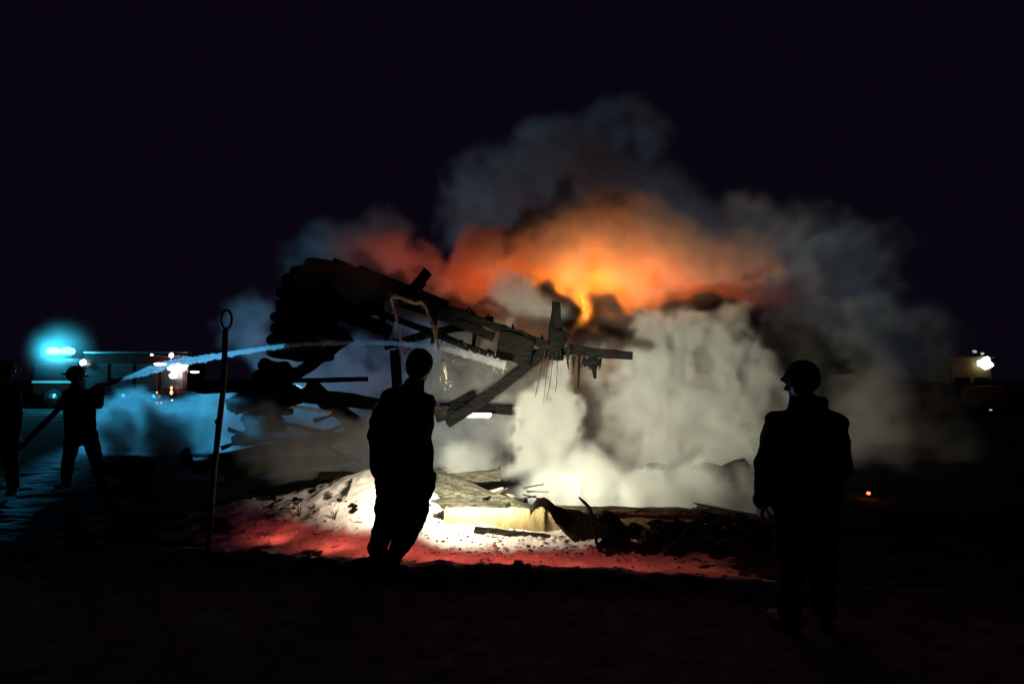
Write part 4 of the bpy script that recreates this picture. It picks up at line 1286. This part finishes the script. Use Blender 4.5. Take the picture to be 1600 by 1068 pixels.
back_blobs = [
    B(870, 270, 17.6, 100, .55), B(950, 225, 17.8, 65, .6), B(1000, 215, 17.8, 45, .5), B(780, 300, 17.6, 80, .5),
    B(1040, 310, 17.6, 80, .45), B(740, 340, 17.4, 70, .4), B(900, 320, 17.6, 90, .5), B(840, 210, 17.8, 50, .25), B(1100, 350, 17.0, 70, .4),
    B(1300, 400, 15.0, 75, .6), B(1370, 430, 15.0, 75, .6), B(1280, 470, 14.8, 95, .6), B(1350, 520, 14.8, 90, .6),
    B(1400, 490, 15.0, 55, .5), B(1180, 370, 15.2, 65, .4), B(1230, 420, 15.0, 85, .5),
    B(1340, 620, 12.9, 105, .6), B(1400, 650, 14.0, 75, .5), B(1345, 700, 12.9, 85, .4), B(1440, 560, 14.5, 75, .2), B(1480, 700, 14.5, 90, .12),
    B(520, 385, 15.0, 44, .8), B(605, 362, 15.0, 40, .6), B(560, 380, 15.0, 42, .5), B(465, 400, 15.2, 36, .3),
    B(400, 475, 15.0, 45, .45), B(385, 540, 15.0, 56, .8), B(430, 560, 15.0, 50, .8), B(440, 600, 15.0, 42, .9), B(525, 608, 15.0, 56, .9), B(490, 575, 15.0, 55, .6), B(570, 600, 15.0, 50, .5),
]
low_blobs = [
    B(250, 690, 16.0, 62, 2.20), B(200, 700, 16.0, 48, 1.76), B(310, 690, 16.0, 52, 1.54), B(215, 645, 16.2, 40, 0.99),
    B(320, 645, 16.2, 44, 0.88), B(375, 680, 15.6, 46, 1.32), B(260, 725, 15.8, 44, 2.20), B(170, 690, 16.2, 40, 0.88),
]
M_steam = volume_mat('steam_fog', (0.93, 0.92, 0.90), 3.7, 0.15)
M_smoke = volume_mat('smoke_fog', (0.80, 0.79, 0.78), 2.0, 0.1)
M_glow = volume_mat('lit_smoke_fog', (0.84, 0.66, 0.52), 1.25, 0.0)
M_soot = volume_mat('soot_fog', (0.20, 0.18, 0.17), 3.0, 0.1)
smoke_object('steam_plume', (-5.2, 8.2, -0.5), (6.0, 13.9, 3.9), 0.045, steam_blobs, 11, M_steam,
             'white steam boiling off the hosed ruin behind the silhouetted walker', 'steam', base=0.62, detail=1.6, NOISE_AMP=0.78, edge_w=0.7)
smoke_object('fire_smoke', (-4.0, 12.6, 1.9), (6.4, 15.8, 5.6), 0.07, fire_blobs, 21, M_glow,
             'orange lit smoke billowing over the flames of the ruin', 'smoke', base=0.8, detail=1.6, NOISE_AMP=0.75)
smoke_object('soot_smoke', (-4.6, 10.2, 0.8), (7.4, 14.6, 5.4), 0.06, dark_blobs, 31, M_soot,
             'dark soot smoke curling in front of the orange glow', 'smoke', base=0.6, detail=1.5, NOISE_AMP=0.7)
smoke_object('smoke_plume', (-6.8, 12.4, 0.0), (10.8, 19.6, 8.6), 0.1, back_blobs, 41, M_smoke,
             'faint grey blue smoke drifting up behind the burning ruin', 'smoke', base=1.1, detail=1.7, NOISE_AMP=0.8, edge_w=1.0)
smoke_object('ground_steam', (-10.4, 14.4, 0.0), (-4.8, 17.6, 2.2), 0.08, low_blobs, 51, M_steam,
             'blue lit steam lying on the ground behind the ringed pole', 'steam', base=0.7, detail=1.6, NOISE_AMP=0.7, edge_w=1.0)

M_halo = volume_mat('halo_fog', (0.9, 0.95, 1.0), 0.3, 0.0)  # fog ball added only to give the beacon its halo
smoke_object('beacon_halo_fog', (-29.5, 33.6, -0.2), (-17.5, 42.4, 8.4), 0.25, [B(93, 549, 37.7, 44, 1.1), B(93, 550, 37.9, 66, .2)], 61, M_halo,
             'added fog making the cyan halo round the fire engine beacon', 'halo', base=4.5, edge_w=1.9, NOISE_AMP=0.05, detail=0.2, warp=0.1)
